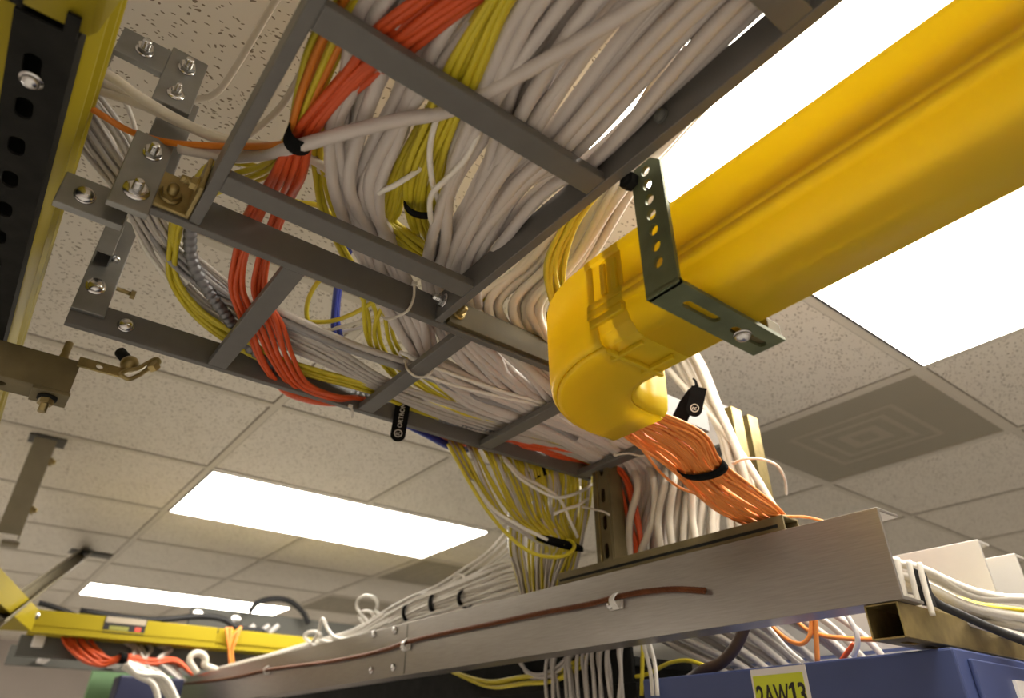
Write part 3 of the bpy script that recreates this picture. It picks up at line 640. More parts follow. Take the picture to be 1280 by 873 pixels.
for lbl, st in (('yellow cable loop hanging between the first and second crossing rungs', [(420, 335, .56), (395, 356, .55), (383, 388, .54), (392, 420, .53), (408, 445, .52), (440, 470, .515), (500, 500, .51)]),
                ('printed yellow cable arching right below the near ladder rail', [(355, 404, .53), (384, 403, .535), (412, 402, .54), (440, 393, .54), (466, 378, .545), (500, 355, .56)]),
                ('yellow cable hanging straight down left of the second crossing rung', [(456, 350, .55), (455, 390, .54), (460, 425, .53), (478, 455, .52), (496, 474, .515), (530, 496, .51)]),
                ('yellow cable looping back beside the second crossing rung', [(492, 370, .55), (478, 385, .545), (468, 412, .535), (474, 440, .525), (490, 462, .52), (508, 486, .515), (540, 505, .51)]),
                ('thin yellow cable leaving the crossing ladder to the left of the near rail', [(345, 215, .55), (300, 204, .56), (262, 206, .575), (240, 232, .575), (228, 252, .57), (216, 292, .56), (220, 330, .56)])):
    cable('patch_cable', lbl, YEL, .0033, st)
bundle('patch_cable', 'blue cable hanging upright behind the near ladder rail', 'upright blue cables', BLUE, 3, .0040, [(430, 300, 445, 300, .62), (418, 335, 432, 335, .60), (412, 380, 424, 380, .57), (414, 415, 428, 412, .55), (424, 450, 440, 446, .535), (455, 490, 465, 480, .525), (500, 520, 510, 510, .52)], jit=.4, seed=25)
bundle('patch_cable', 'blue cable sagging below the far ladder rail beside the black tag', 'sagging blue cables', BLUE, 4, .0035, [(470, 515, 485, 505, .52), (500, 533, 515, 527, ('Y', .95)), (530, 547, 540, 543, ('Y', .965)), (556, 562, 566, 556, ('Y', .98)), (575, 566, 590, 558, ('Y', 1.02)), (600, 560, 615, 552, ('Y', 1.05))], jit=.5, seed=26)
cable('network_cable', 'grey cable running straight under the near rail to the tied rung', GREYC, .0058, [(318, 386, .520), (345, 397, .516), (440, 438, .510), (522, 466, .506), (560, 482, .505), (600, 498, .503), (650, 512, .503), (720, 548, .503)])
cable('network_cable', 'pale cable running on top of the straight grey one to the tied rung', GREYW, .0050, [(318, 380, .527), (348, 389, .522), (440, 430, .516), (522, 458, .512), (545, 470, .510), (585, 490, .508), (660, 530, .506)])
for lbl, st in (('thin white cable crossing the thick ones, upper of two below the splice bar', [(500, 440, .50), (550, 462, .498), (600, 480, .497), (640, 493, .497), (682, 505, .498), (740, 530, .503)]),
                ('thin white cable crossing the thick ones, lower of two below the splice bar', [(520, 465, .50), (562, 480, .498), (600, 490, .497), (650, 501, .497), (678, 508, .498), (730, 540, .503)]),
                ('thin white cable strung between the blue cables and the near rail', [(400, 415, .55), (430, 408, .55), (470, 396, .55), (500, 385, .55)]),
                ('lower thin white cable strung between the blue cables and the near rail', [(405, 420, .555), (430, 415, .555), (475, 404, .555), (520, 390, .555)]),
                ('thin white cable seen over the ceiling right of the blue cables', [(400, 445, .58), (440, 440, .58), (480, 432, .58), (520, 425, .58)]),
                ('lower thin white cable over the ceiling right of the blue cables', [(410, 455, .585), (440, 450, .585), (480, 446, .585), (520, 440, .585)]),
                ('thin white cable with a printed tag crossing the yellow ones above the middle strap', [(640, 90, .53), (606, 150, .502), (584, 195, .494), (562, 220, .492), (540, 243, .492), (538, 270, .50), (545, 290, .52), (560, 320, .54)]),
                ('short thin white cable crossing the yellow ones left of the middle strap', [(545, 190, .535), (522, 213, .512), (495, 231, .500), (478, 239, .505), (455, 250, .54)]),
                ('white cable between the two yellow groups in the overhead ladder', [(640, -60, .512), (585, 40, .508), (552, 130, .500), (538, 180, .498), (540, 225, .50), (552, 262, .515), (565, 300, .53)])):
    cable('network_cable', lbl, THINW, .0030, st)
cable('network_cable', 'lone thick white cable crossing the whole overhead ladder below the others to the strap', WHITE, .0066, [(225, 185, .555), (285, 196, .545), (330, 193, .525), (358, 186, .505), (385, 179, .490), (440, 164, .4845), (500, 150, .4905), (555, 140, .4975), (610, 115, .4975), (700, 65, .492), (800, 5, .490), (900, -60, .49)])
cable('patch_cable', 'lone orange cable from the near left raceway into the strapped bundle', DULLOR, .0036, [(70, 110, .58), (118, 138, .575), (160, 163, .57), (205, 177, .56), (260, 182, .55), (320, 183, .53), (350, 181, .512), (368, 178, .508)])
bundle('network_cable', 'ivory cable strung from the near left raceway to the left side rail', 'ivory cables from the left raceway', WHITEB, 3, .0052, [(70, 60, 60, 100, .60), (128, 88, 122, 116, .595), (180, 122, 178, 133, .585), (230, 152, 226, 156, .575), (280, 172, 276, 176, .56), (330, 182, 326, 186, .545), (372, 188, 368, 194, .53), (420, 215, 410, 220, .53)], jit=.4, seed=29, seg=8)
bundle('network_cable', 'ivory cable hanging behind the hanger bracket beside the left raceway', 'ivory cables behind the bracket', THINW, 9, .0036, [(60, 130, 120, 100, .68), (98, 160, 138, 145, .67), (112, 190, 160, 185, .655), (138, 225, 172, 222, .63), (160, 262, 188, 262, .60), (180, 310, 205, 305, .57), (222, 366, 240, 350, .545)], jit=.8, seed=30)
cable('network_cable', 'thin ivory cable dropping beside the bracket plate at the left', THINW, .0030, [(135, 85, .66), (148, 108, .655), (160, 135, .65), (168, 158, .645), (172, 178, .64)])
cable('network_cable', 'dark cable hanging among the ivory ones behind the bracket', GREYC, .0040, [(95, 150, .69), (118, 172, .68), (132, 195, .67), (150, 235, .65), (160, 260, .64), (180, 300, .62)])
cable('network_cable', 'cream cable drooping across the speckled tile at the upper left', WHITEB, .0042, [(372, -40, .72), (345, 0, .72), (318, 45, .715), (296, 82, .71), (275, 112, .70), (262, 121, .695), (248, 124, .69), (225, 128, .68)])
cable('network_cable', 'grey white cable seen inside the left side rail over the speckled tile', GREYW, .0038, [(405, 30, .60), (378, 88, .60), (352, 132, .60), (325, 158, .60), (300, 175, .60), (260, 190, .60)])

# yellow and white fall beyond the far rail
FALL = [(520, 500, 680, 535, .535), (552, 535, 716, 575, .528), (568, 562, 722, 600, ('Y', .955)), (592, 606, 722, 628, ('Y', .975)), (624, 645, 716, 652, ('Y', .975)), (664, 672, 722, 676, ('Y', .970)), (682, 690, 716, 690, ('X', .925)), (676, 735, 705, 735, ('X', .945)), (676, 765, 705, 765, ('X', .95))]
bundle('patch_cable', 'yellow cable falling over the far ladder rail to the toothed tie', 'yellow cables falling to the tie', YEL, 27, .0034, FALL, depth=2, jit=.9, seed=31)
bundle('patch_cable', 'white cable mixed among the yellow ones falling over the far ladder rail', 'white cables falling to the tie', GREYW, 15, .0034, [(s[0]-4, s[1], s[2]-18, s[3], s[4]) for s in FALL], jit=1.0, seed=32)
F2 = [(690, 560, 740, 575, .535), (692, 590, 742, 600, ('X', .93)), (694, 635, 738, 640, ('X', .93)), (690, 680, 728, 685, ('X', .93)), (680, 735, 715, 735, ('X', .945)), (680, 765, 712, 765, ('X', .95))]
bundle('patch_cable', 'yellow cable falling steeply beside the upright strut to the toothed tie', 'steep yellow cables beside the upright strut', YEL, 12, .0034, F2, depth=2, jit=.8, seed=71)
bundle('network_cable', 'pale cable falling steeply beside the upright strut to the toothed tie', 'steep pale cables beside the upright strut', GREYW, 8, .0034, F2, depth=2, jit=1.0, seed=72)
VERT = [(600, 540, 690, 560, .54), (632, 590, 712, 600, ('Y', 1.03)), (636, 640, 722, 640, ('X', .93)), (637, 690, 712, 690, ('X', .926)), (646, 722, 698, 728, ('X', .926)), (655, 760, 692, 762, ('X', .93))]
bundle('patch_cable', 'yellow cable dropping straight behind the toothed tie onto the channel', 'straight dropping yellow cables', YEL, 13, .0033, VERT, jit=.9, seed=33)
bundle('network_cable', 'pale cable dropping straight behind the toothed tie onto the channel', 'straight dropping pale cables', GREYW, 20, .0033, VERT, jit=.9, seed=34)
cable('patch_cable', 'yellow cable hanging lowest in a loop around the toothed tie', YEL, .0034, [(560, 555, ('Y', .95)), (585, 600, ('Y', .955)), (606, 634, ('Y', .955)), (632, 666, ('Y', .95)), (662, 690, ('Y', .945)), (692, 697, ('Y', .94)), (712, 692, ('Y', .94)), (718, 682, ('Y', .945)), (712, 676, ('Y', .955)), (704, 680, ('Y', .965))])
for lbl, st in (('white cable looping loosely across the front of the yellow fall', [(630, 575, ('Y', .945)), (650, 598, ('Y', .94)), (672, 612, ('Y', .935)), (695, 622, ('Y', .93)), (720, 617, ('Y', .93)), (742, 605, ('Y', .94))]),
                ('upper white cable crossing the yellow fall toward the black wrap', [(628, 570, ('Y', .95)), (652, 595, ('Y', .945)), (680, 610, ('Y', .94)), (700, 625, ('Y', .935)), (712, 650, ('Y', .94)), (722, 672, ('Y', .95))]),
                ('short pale cable bent up beside the upright strut', [(692, 643, ('Y', .935)), (706, 637, ('Y', .93)), (722, 632, ('Y', .93)), (735, 624, ('Y', .935))]),
                ('pale cable slanting below the white fall toward the tie', [(590, 600, ('Y', .96)), (616, 636, ('Y', .955)), (650, 658, ('Y', .95)), (684, 675, ('Y', .95))])):
    cable('network_cable', lbl, THINW, .0030, st)

# white bundle on top of the channel
WX = ('X', .945)
WB = [(690, 640, 715, 640, ('X', 1.04)), (655, 692, 690, 725, ('X', .985)), (618, 704, 650, 738, WX), (580, 724, 600, 752, WX), (545, 738, 555, 764, WX), (508, 750, 516, 776, WX), (478, 766, 488, 788, WX), (440, 788, 446, 802, WX), (390, 802, 394, 816, WX), (335, 819, 340, 830, ('X', .885)), (270, 836, 272, 846, ('X', .87))]
bundle('network_cable', 'thin white cable strapped along the top of the foreground channel', 'white cables along the channel top', THINW, 24, .0036, WB, jit=1.5, seed=36, seg=7)
bundle('network_cable', 'thin white cable fanning from the drop down to the channel bundle', 'white cables fanning from the drop', THINW, 8, .0030, [(700, 600, 730, 610, ('X', 1.02)), (638, 655, 690, 690, ('X', 1.0)), (608, 690, 640, 715, ('X', .97)), (578, 712, 608, 740, ('X', .95)), (545, 732, 572, 752, ('X', .942)), (512, 746, 530, 766, ('X', .94)), (478, 764, 490, 786, ('X', .94))], jit=1.0, seed=37)
def loop(lbl, cx, cy, rx, ry, plane, material=THINW, r=.0034, tail=(30, 22), name='network_cable'):
    st = [(cx+tail[0]+8, cy+tail[1], plane)]+[(cx+rx*cos(a), cy-ry*sin(a), plane) for a in [radians(-35+q*25) for q in range(11)]]+[(cx-rx+tail[0]*.6, cy+tail[1]+4, plane)]
    return cable(name, lbl, material, r, st, seg=4)
loop('white cable loop standing tallest above the channel bundle', 459, 757, 13, 12, ('X', .95), r=.0050)
loop('small white cable loop beneath the tallest loop on the channel', 458, 771, 9, 7, ('X', .95), r=.0045)
loop('white cable loop beside the strapped part of the channel bundle', 574, 727, 7, 8, ('X', .95), tail=(22, 10))
cable('network_cable', 'white cable folded in a peak near the far end of the channel bundle', THINW, .0055, [(388, 806, ('X', .93)), (398, 792, ('X', .93)), (403, 774, ('X', .93)), (409, 786, ('X', .93)), (418, 797, ('X', .93)), (440, 800, ('X', .93))], seg=5)
loop('low white cable coil at the far end of the channel bundle', 391, 796, 10, 6, ('X', .93), r=.0055, tail=(26, 10))

# orange fibres leaving the elbow
OF = [('P', (.422, -.6, .353), (.494, -.6, .353)), ('P', (.422, -.1, .353), (.494, -.1, .353)), ('P', (.424, .20, .354), (.492, .20, .354)), ('P', (.425, .37, .362), (.49, .37, .362)), ('P', (.445, .465, .360), (.50, .42, .360)), ('P', (.50, .520, .358), (.535, .467, .358)), ('P', (.565, .535, .356), (.575, .470, .356)), (832, 580, 880, 542, .345), (858, 607, 902, 577, .333), (900, 643, 940, 608, .318), (938, 660, 978, 640, .303), (962, 668, 988, 658, ('X', .935)), (975, 700, 1000, 690, ('X', .955))]
bundle('fibre_cable', 'thin orange fibre pouring out of the yellow elbow through the black strap', 'orange fibres from the elbow', FIBOR, 58, .0019, OF, jit=2.2, seed=40, sides=6, depth=4, bulge=.6)
for lbl, st in (('orange fibre straying right over the channel edge', [(868, 590, .335), (905, 618, .322), (940, 636, .312), (975, 645, .302), (1010, 647, .296), (1040, 655, .285)]),
                ('orange fibre hanging apart on the left of the fibre bundle', [(776, 542, .352), (795, 556, .345), (830, 580, .338), (862, 607, .33), (880, 625, .325)]),
                ('pale orange fibre bowing below the fibre bundle', [(788, 545, .352), (803, 562, .345), (825, 590, .338), (850, 610, .33), (872, 618, .327)])):
    cable('fibre_cable', lbl, FIBOR, .0020, st)
strap('hook_loop_strap', 'black hook and loop strap around the orange fibre bundle', at(859, 606, Z=.332), at(896, 580, Z=.332), .014, .016, at(920, 625, Z=.318)-at(856, 561, Z=.345), clear=.0035)

# straps on the rest
strap('hook_loop_strap', 'black strap gathering the red orange cables at the left side rail', at(357, 172, Z=.496), at(392, 178, Z=.496), .014, .020, at(360, 215, Z=.508)-at(400, 130, Z=.499), clear=.009)
strap('hook_loop_strap', 'black strap around the yellow cables in the middle of the overhead ladder', at(505, 258, Z=.518), at(550, 266, Z=.518), .016, .013, at(530, 300, Z=.545)-at(534, 211, Z=.512), clear=.007)
strap('hook_loop_strap', 'loose black wrap behind the yellow cables left of the elbow', at(668, 405, Z=.55), at(716, 408, Z=.55), .02, .016, at(700, 440, Z=.545)-at(690, 335, Z=.62))
strap('hook_loop_strap', 'black wrap at the back of the yellow fall below the far rail', at(664, 588, Y=.965), at(684, 594, Y=.965), .010, .018, at(690, 625, Y=.965)-at(668, 570, Y=.965))
strap('toothed_tie', 'black toothed tie around the yellow and white fall', at(672, 678, Y=.962), at(728, 681, Y=.962),   .008, .009, at(697, 700, Y=.955)-at(694, 655, Y=.962), clear=.007)
for lbl, a, b in (('black strap on the channel bundle, nearest the drop', (582, 736), (574, 760)), ('middle black strap on the channel bundle', (546, 739), (538, 768)), ('black strap on the channel bundle, farthest from the drop', (512, 752), (505, 778))):
    strap('hook_loop_strap', lbl, at(*a, X=.945), at(*b, X=.945), .02, .016, at(500, 770, X=.945)-at(600, 738, X=.945), clear=.010)

# nylon ties
def ring_tie(name, label, pts, tail=None, r=.0018):
    t_ = thing(name, at(*pts[0][:2], **plane_of(pts[0][2])), label, 'cable tie')
    MB().tube(crom([at(a, b, **plane_of(c)) for a, b, c in pts], 6), r, 8).build('tie_band', TIEW, t_)
    c = at(*pts[0][:2], **plane_of(pts[0][2])); m = MB(); m.obox(c, V((.0032, 0, 0)), V((0, .0024, 0)), V((0, 0, .0024))); m.build('tie_head', TIEW, t_, .0006)
ring_tie('cable_tie', 'white tie hooked around the near ladder rail', [(518, 355, .515), (517, 372, .497), (510, 388, .477), (497, 396, .475), (484, 399, .49), (478, 396, .52)])
ring_tie('cable_tie', 'white tie looped under the second crossing rung', [(507, 452, .505), (510, 463, .478), (520, 471, .474), (532, 471, .474), (539, 466, .478), (541, 455, .505)])
ring_tie('cable_tie', 'white tie strapped along the last crossing rung', [(769, 569, .4765), (785, 567, .4765), (800, 570, .4765), (815, 569, .4765), (830, 566, .4765)])
ring_tie('cable_tie', 'short white tie on the far rail below the second crossing rung', [(438, 508, .474), (441, 516, .472), (440, 522, .471)])
ring_tie('cable_tie', 'white tie tail curling in the air right of the gold uprights', [(917, 579, .40), (930, 574, .40), (950, 574, .40), (968, 580, .395), (980, 596, .39), (983, 618, .385)], r=.0022)
ring_tie('cable_tie', 'white tie wrapped across the upright strut', [(729, 634, ('X', .886)), (742, 637, ('X', .886)), (755, 640, ('X', .886)), (762, 644, ('X', .89))])

# black tags with their print
def tag_strap(label, p_bot, p_top, half_w, plane, textsize, txt=None, extra=None):
    b, t_ = at(*p_bot, **plane), at(*p_top, **plane); u = (t_-b); L_ = u.length; u.normalize()
    view = (b-EYE).normalized(); nrm = -(view-u*view.dot(u)).normalized(); v = nrm.cross(u)
    Mx = Matrix(((u.x, v.x, nrm.x, b.x), (u.y, v.y, nrm.y, b.y), (u.z, v.z, nrm.z, b.z), (0, 0, 0, 1)))
    T = thing('strap_tag', b, label, 'strap tag'); m = MB(); w = half_w
    plate([(L_, w), (L_, -w)]+[(w-w*sin(pi*k/12)*1.0, -w*cos(pi*k/12)) for k in range(13)], [], .0016, Mx, m)
    m.build('strap', VELC, T, .0003)
    m = MB(); rr = half_w*.56; c0 = (w*1.15, 0); n = 24
    ringp = lambda q, z: [Mx @ V((c0[0]+q*cos(2*pi*i/n), c0[1]+q*sin(2*pi*i/n), z)) for i in range(n)]
    m.ring([ringp(rr*.78, .0009), ringp(rr*.78, .0013), ringp(rr, .0013), ringp(rr, .0009)], caps=False, smooth=False)
    m.build('printed_ring', LETTER, T)
    Mq = Mx @ Matrix.Translation((c0[0]-rr*.52, -rr*.42, .0011)); text_mesh('R', rr*1.45, Mq, 'printed_mark', LETTER, T)
    if txt:
        Mq = Mx @ Matrix.Translation((w*2.0, -half_w*.32, .0011)); text_mesh(txt, textsize, Mq, 'lettering', LETTER, T, space=1.02)
    return T
T = tag_strap('black hanging tag with silver print under the far ladder rail', (496, 552), (504, 505), .0122, {'Y': .915}, .0105, 'ORTRONICS')
T2 = tag_strap('black tag with a round print standing above the orange fibres', (866, 521), (874, 484), .0118, {'X': .80}, .01)
m = MB(); pts = [at(a, b, X=.80) for a, b in ((836, 556), (847, 530), (858, 506), (866, 490), (871, 482), (869, 476), (866, 473))]
wv = [.0125, .0125, .0115, .008, .003, .002, .0015]
rows = []
for i, p in enumerate(pts):
    tt = (pts[min(i+1, 6)]-pts[max(i-1, 0)]).normalized(); d = (p-EYE).normalized(); sd = tt.cross(d).normalized()
    p = p+d*.004; rows.append([p-sd*wv[i], p+sd*wv[i], p+sd*wv[i]+d*.0014, p-sd*wv[i]+d*.0014])
m.ring(rows, smooth=False); m.build('strap_tail', VELC, T2)

# ================================================================== RIGHT SIDE BEYOND THE CHANNEL
for lbl, x0, x1, y0, y1, X in (('nearer pale gold upright strut behind the orange fibres', 893, 913, 515, 690, 1.10), ('farther pale gold upright strut behind the orange fibres', 914, 934, 525, 690, 1.18)):
    a, b = at(x0+2, y0, X=X), at(x1+2, y0+3, X=X); z1 = max(a.z, b.z)-CZ
    t = thing('upright_strut', P(X, (a.y+b.y)/2, .26), lbl, 'strut'); yb_, ya_ = min(a.y, b.y), max(a.y, b.y)
    m = MB(); m.box(X, yb_, .24, X+.003, ya_, z1); m.box(X, yb_, .24, X+.035, yb_+.003, z1); m.box(X, ya_-.003, .24, X+.035, ya_, z1); m.build('strut', GOLD, t, .0006)
a, b = at(858, 530, X=1.30), at(893, 552, X=1.30)
t = thing('shelf_panel', P(1.3, (a.y+b.y)/2, a.z-CZ-.05), 'white panel with a dark edge glimpsed between the fibres and the gold uprights', 'panel')
m = MB(); m.box(1.30, b.y-.03, b.z-CZ-.012, 1.34, a.y+.12, a.z-CZ+.02); m.build('panel', LABELW, t, .002)
m = MB(); m.box(1.296, b.y-.03, b.z-CZ-.02, 1.345, a.y+.12, b.z-CZ-.0122); m.build('edge', DGREY, t)

RW = [(1085, 705, 1085, 748, ('X', 1.0)), (1128, 704, 1118, 748, ('X', 1.01)), (1165, 714, 1152, 754, ('X', 1.04)), (1222, 736, 1205, 780, ('X', 1.08)), (1292, 748, 1292, 804, ('X', 1.11)), (1370, 760, 1370, 830, ('X', 1.13)), (1800, 850, 1800, 960, ('X', 1.15))]
bundle('network_cable', 'white cable crossing between the channel ends at the right', 'white cables between the channels', THINW, 12, .0058, RW, jit=.9, seed=44)
bundle('patch_cable', 'yellow cable among the white ones between the channel ends', 'yellow cables between the channels', YEL, 2, .005, [(1160, 736, 1165, 742, ('X', 1.09)), (1220, 752, 1220, 760, ('X', 1.11)), (1300, 764, 1300, 776, ('X', 1.13)), (1700, 860, 1700, 880, ('X', 1.15))], jit=.3, seed=45)
cable('power_cable', 'black cable drooping over the gold tube at the right', BLACK, .0055, [(1152, 730, ('X', .975)), (1168, 752, ('X', .99)), (1200, 768, ('X', 1.01)), (1240, 786, ('X', 1.03)), (1290, 806, ('X', 1.05)), (1340, 826, ('X', 1.07)), (1700, 980, ('X', 1.09))])
for k, (x0, x1) in enumerate(((1117, 1127), (1136, 1141), (1149, 1155))):
    cable('network_cable', ('white vertical cable end closest to the foreground channel end', 'middle white vertical cable end at the channel end', 'white vertical cable end beside the black strap')[k], THINW, (.0055, .0035, .0035)[k],
          [((x0+x1)/2-3, 698+k*3, ('X', .965)), ((x0+x1)/2+2, 722+k*2, ('X', .962)), ((x0+x1)/2+9, 752, ('X', .96)), ((x0+x1)/2+14, 770, ('X', .96))], seg=5)
a, b, c, d = at(1143, 712, X=.966), at(1150, 716, X=.966), at(1168, 757, X=.966), at(1158, 757, X=.966)
m = MB(); q0, q1, q2, q3 = at(1136, 708, X=.972), at(1152, 715, X=.972), at(1166, 758, X=.972), at(1145, 756, X=.972)
m.prism([q0, q1, q2, q3], (.012, 0, 0)); tag(m.build('hook_loop_strap', BLACK), 'black strap standing behind the white cable ends at the channel end', 'cable strap')

# things seen below the channel
UB = dict(seg=5)
bundle('network_cable', 'white cable hanging in the dense row below the foreground channel', 'white cables hanging below the channel', GREYW, 17, .0038, [(690, 790, 790, 775, ('X', .97)), (678, 830, 780, 812, ('X', .97)), (680, 850, 782, 840, ('X', .97)), (684, 900, 784, 890, ('X', .97))], jit=1.0, seed=50, **UB)
bundle('network_cable', 'grey white cable slanting behind the gap above the blue cabinet', 'slanting cables above the cabinet', GREYW, 16, .0058, [(760, 770, 1010, 740, ('X', 1.10)), (840, 812, 1070, 775, ('X', 1.10)), (900, 845, 1105, 812, ('X', 1.10)), (940, 880, 1130, 850, ('X', 1.10))], jit=.8, seed=51, **UB)
bundle('network_cable', 'white cable lying level behind the gap above the blue cabinet', 'level cables above the cabinet', THINW, 8, .0055, [(880, 800, 880, 850, ('X', 1.30)), (985, 790, 985, 830, ('X', 1.30)), (1090, 772, 1090, 815, ('X', 1.30)), (1200, 755, 1200, 800, ('X', 1.30))], jit=.8, seed=52, **UB)
for lbl, mt, r, st in (('orange cable drooping above the cabinet label', FIBOR, .0032, [(950, 755, ('X', 1.0)), (958, 775, ('X', 1.0)), (972, 790, ('X', .995)), (990, 803, ('X', .99)), (1003, 805, ('X', .99)), (1012, 795, ('X', .995)), (1014, 775, ('X', 1.0)), (1013, 750, ('X', 1.0))]),
                       ('orange cable standing upright right of the drooping one', FIBOR, .0036, [(1018, 750, ('X', 1.0)), (1019, 775, ('X', 1.0)), (1020, 795, ('X', 1.0)), (1022, 830, ('X', 1.0))]),
                       ('orange cable lying behind the upright orange one', FIBOR, .0036, [(985, 760, ('X', 1.08)), (1005, 785, ('X', 1.08)), (1030, 795, ('X', 1.08)), (1062, 799, ('X', 1.08)), (1100, 800, ('X', 1.08))]),
                       ('short red orange cable end near the gold tube', REDOR, .0036, [(1052, 826, ('X', 1.02)), (1060, 815, ('X', 1.02)), (1068, 805, ('X', 1.02))]),
                       ('pale blue cable bowing beside the gold tube end', LABELW, .0036, [(1058, 768, ('X', 1.0)), (1070, 790, ('X', 1.0)), (1072, 805, ('X', 1.0)), (1066, 822, ('X', 1.0))]),
                       ('pale cable slanting down to the cabinet label', LABELW, .0030, [(957, 780, ('X', .965)), (972, 798, ('X', .965)), (988, 815, ('X', .965)), (1004, 828, ('X', .963))]),
                       ('left of two white cables bowing under the channel', THINW, .0034, [(800, 790, ('X', .955)), (806, 812, ('X', .955)), (813, 840, ('X', .955)), (816, 870, ('X', .955))]),
                       ('right of two white cables bowing under the channel', THINW, .0034, [(805, 788, ('X', .955)), (813, 808, ('X', .955)), (819, 835, ('X', .955)), (822, 870, ('X', .955))]),
                       ('yellow cable arching from the dark below the channel', YEL, .0034, [(780, 848, ('X', 1.0)), (810, 843, ('X', 1.0)), (835, 830, ('X', 1.0)), (858, 826, ('X', 1.0)), (880, 832, ('X', 1.0))]),
                       ('yellow cable hanging below the channel beside the white row', YEL, .0036, [(803, 800, ('X', .99)), (803, 825, ('X', .99)), (802, 870, ('X', .99))]),
                       ('thick dark brown cable curving down to the cabinet top', mat('brown_braid', (.05, .025, .012), .6), .009, [(938, 765, ('X', 1.0)), (925, 798, ('X', 1.0)), (915, 815, ('X', 1.0)), (900, 830, ('X', 1.0)), (880, 838, ('X', 1.0)), (862, 850, ('X', 1.02))])):
    cable('network_cable' if mt in (LABELW, THINW) else ('power_cable' if 'brown' in lbl else 'patch_cable'), lbl, mt, r, st, seg=6)
bundle('patch_cable', 'yellow cable sagging in the dark gap under the middle of the channel', 'yellow cables sagging under the channel', YEL, 5, .0036, [(560, 838, 575, 845, ('X', .975)), (610, 850, 615, 860, ('X', .975)), (650, 846, 655, 856, ('X', .975)), (690, 842, 695, 852, ('X', .98)), (730, 820, 735, 830, ('X', .985))], jit=1.0, seed=90)
bundle('network_cable', 'grey cable sagging in the dark gap under the middle of the channel', 'grey cables sagging under the channel', GREYW, 5, .0034, [(640, 815, 650, 825, ('X', .975)), (660, 840, 664, 848, ('X', .975)), (680, 842, 684, 850, ('X', .975)), (705, 825, 710, 832, ('X', .98)), (720, 795, 730, 800, ('X', .985))], jit=1.0, seed=91)
t = thing('equipment_rack', P(1.5, 2.0, -CZ), 'dark open equipment rack below the far part of the channel', 'equipment rack')
m = MB(); m.box(1.0, .93, -CZ, 1.03, .99, .12); m.build('upright', DARKM, t, .002)
m = MB(); m.box(1.0, 2.9, -CZ, 1.03, 2.96, .12); m.build('upright', DARKM, t, .002)
m = MB(); m.box(1.55, .9, -CZ, 1.58, 2.96, .12); m.build('back_panel', DARKM, t)
m = MB(); m.box(1.0, .93, .146, 1.58, 2.96, .163); m.box(.992, .93, .12, 1.0, 2.96, .215); m.build('top_plate', DARKM, t, .002)

# ================================================================== BACKGROUND, LOWER LEFT
YB = 3.0
p = lambda x, y, yy=YB: at(x, y, Y=yy)
A, Bp = p(44, 764), p(400, 800); zt_ = .5*(p(120, 768).z+p(300, 790).z); 
zt_ = p(220, 780).z-CZ; zb_ = p(220, 806).z-CZ
xL = p(38, 790).x
t = thing('cable_raceway', P(1.0, YB, zb_), 'distant bright yellow raceway with a sticker and a mitred bend', 'cable raceway')
hgt = zt_-zb_
def trough(mb_, pts_, w_=.13):
    """walls and floor along a level path of (x, y)"""
    for (a, b), (c, d) in zip(pts_, pts_[1:]):
        dx, dy = c-a, d-b; l = math.hypot(dx, dy); nx, ny = -dy/l*w_, dx/l*w_
        for off in (0, 1):
            x0_, y0_, x1_, y1_ = a+nx*off, b+ny*off, c+nx*off, d+ny*off
            cc = P((x0_+x1_)/2, (y0_+y1_)/2, zb_+hgt/2); mb_.obox(cc, V((dx/2, dy/2, 0)), V((nx, ny, 0)).normalized()*.003, V((0, 0, hgt/2)))
        cc = P((a+c)/2+nx/2, (b+d)/2+ny/2, zb_+.003); mb_.obox(cc, V((dx/2, dy/2, 0)), V((nx/2, ny/2, 0)), V((0, 0, .003)))
    return mb_
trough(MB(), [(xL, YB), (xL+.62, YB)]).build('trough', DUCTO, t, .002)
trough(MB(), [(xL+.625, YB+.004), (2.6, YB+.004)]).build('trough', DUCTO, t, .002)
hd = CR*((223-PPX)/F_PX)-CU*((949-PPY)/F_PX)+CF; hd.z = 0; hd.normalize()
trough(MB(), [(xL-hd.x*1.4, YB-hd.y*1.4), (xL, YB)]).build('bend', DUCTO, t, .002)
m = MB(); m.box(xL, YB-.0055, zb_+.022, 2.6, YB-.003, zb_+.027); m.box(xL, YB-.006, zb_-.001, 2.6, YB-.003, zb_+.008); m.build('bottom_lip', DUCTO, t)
for px, py in ((36, 764), (44, 770)):
    q = p(px, py, YB-.01); bolt_set(q, (0, -1, 0), t, r=.008, wash=.014, dome=True)
q0, q1 = p(131, 777, YB-.004), p(181, 789, YB-.004); zc = (p(155, 782).z-CZ)
st_ = MB().box(q0.x, YB-.0048, zc-.030, q1.x, YB-.0032, zc+.026).build('sticker', INK, t)
MB().box(q0.x+.003, YB-.0056, zc+.004, q1.x-.003, YB-.0047, zc+.024).build('sticker_band', mat('faded_sticker', (.40, .34, .26), .6), st_)
MB().box(q0.x+.02, YB-.0056, zc-.020, q0.x+.085, YB-.0047, zc-.006).build('sticker_print', mat('faded_print', (.25, .25, .05), .6), st_)
MB().box(q1.x-.035, YB-.0056, zc-.020, q1.x-.014, YB-.0047, zc-.004).build('sticker_print', RED, st_)
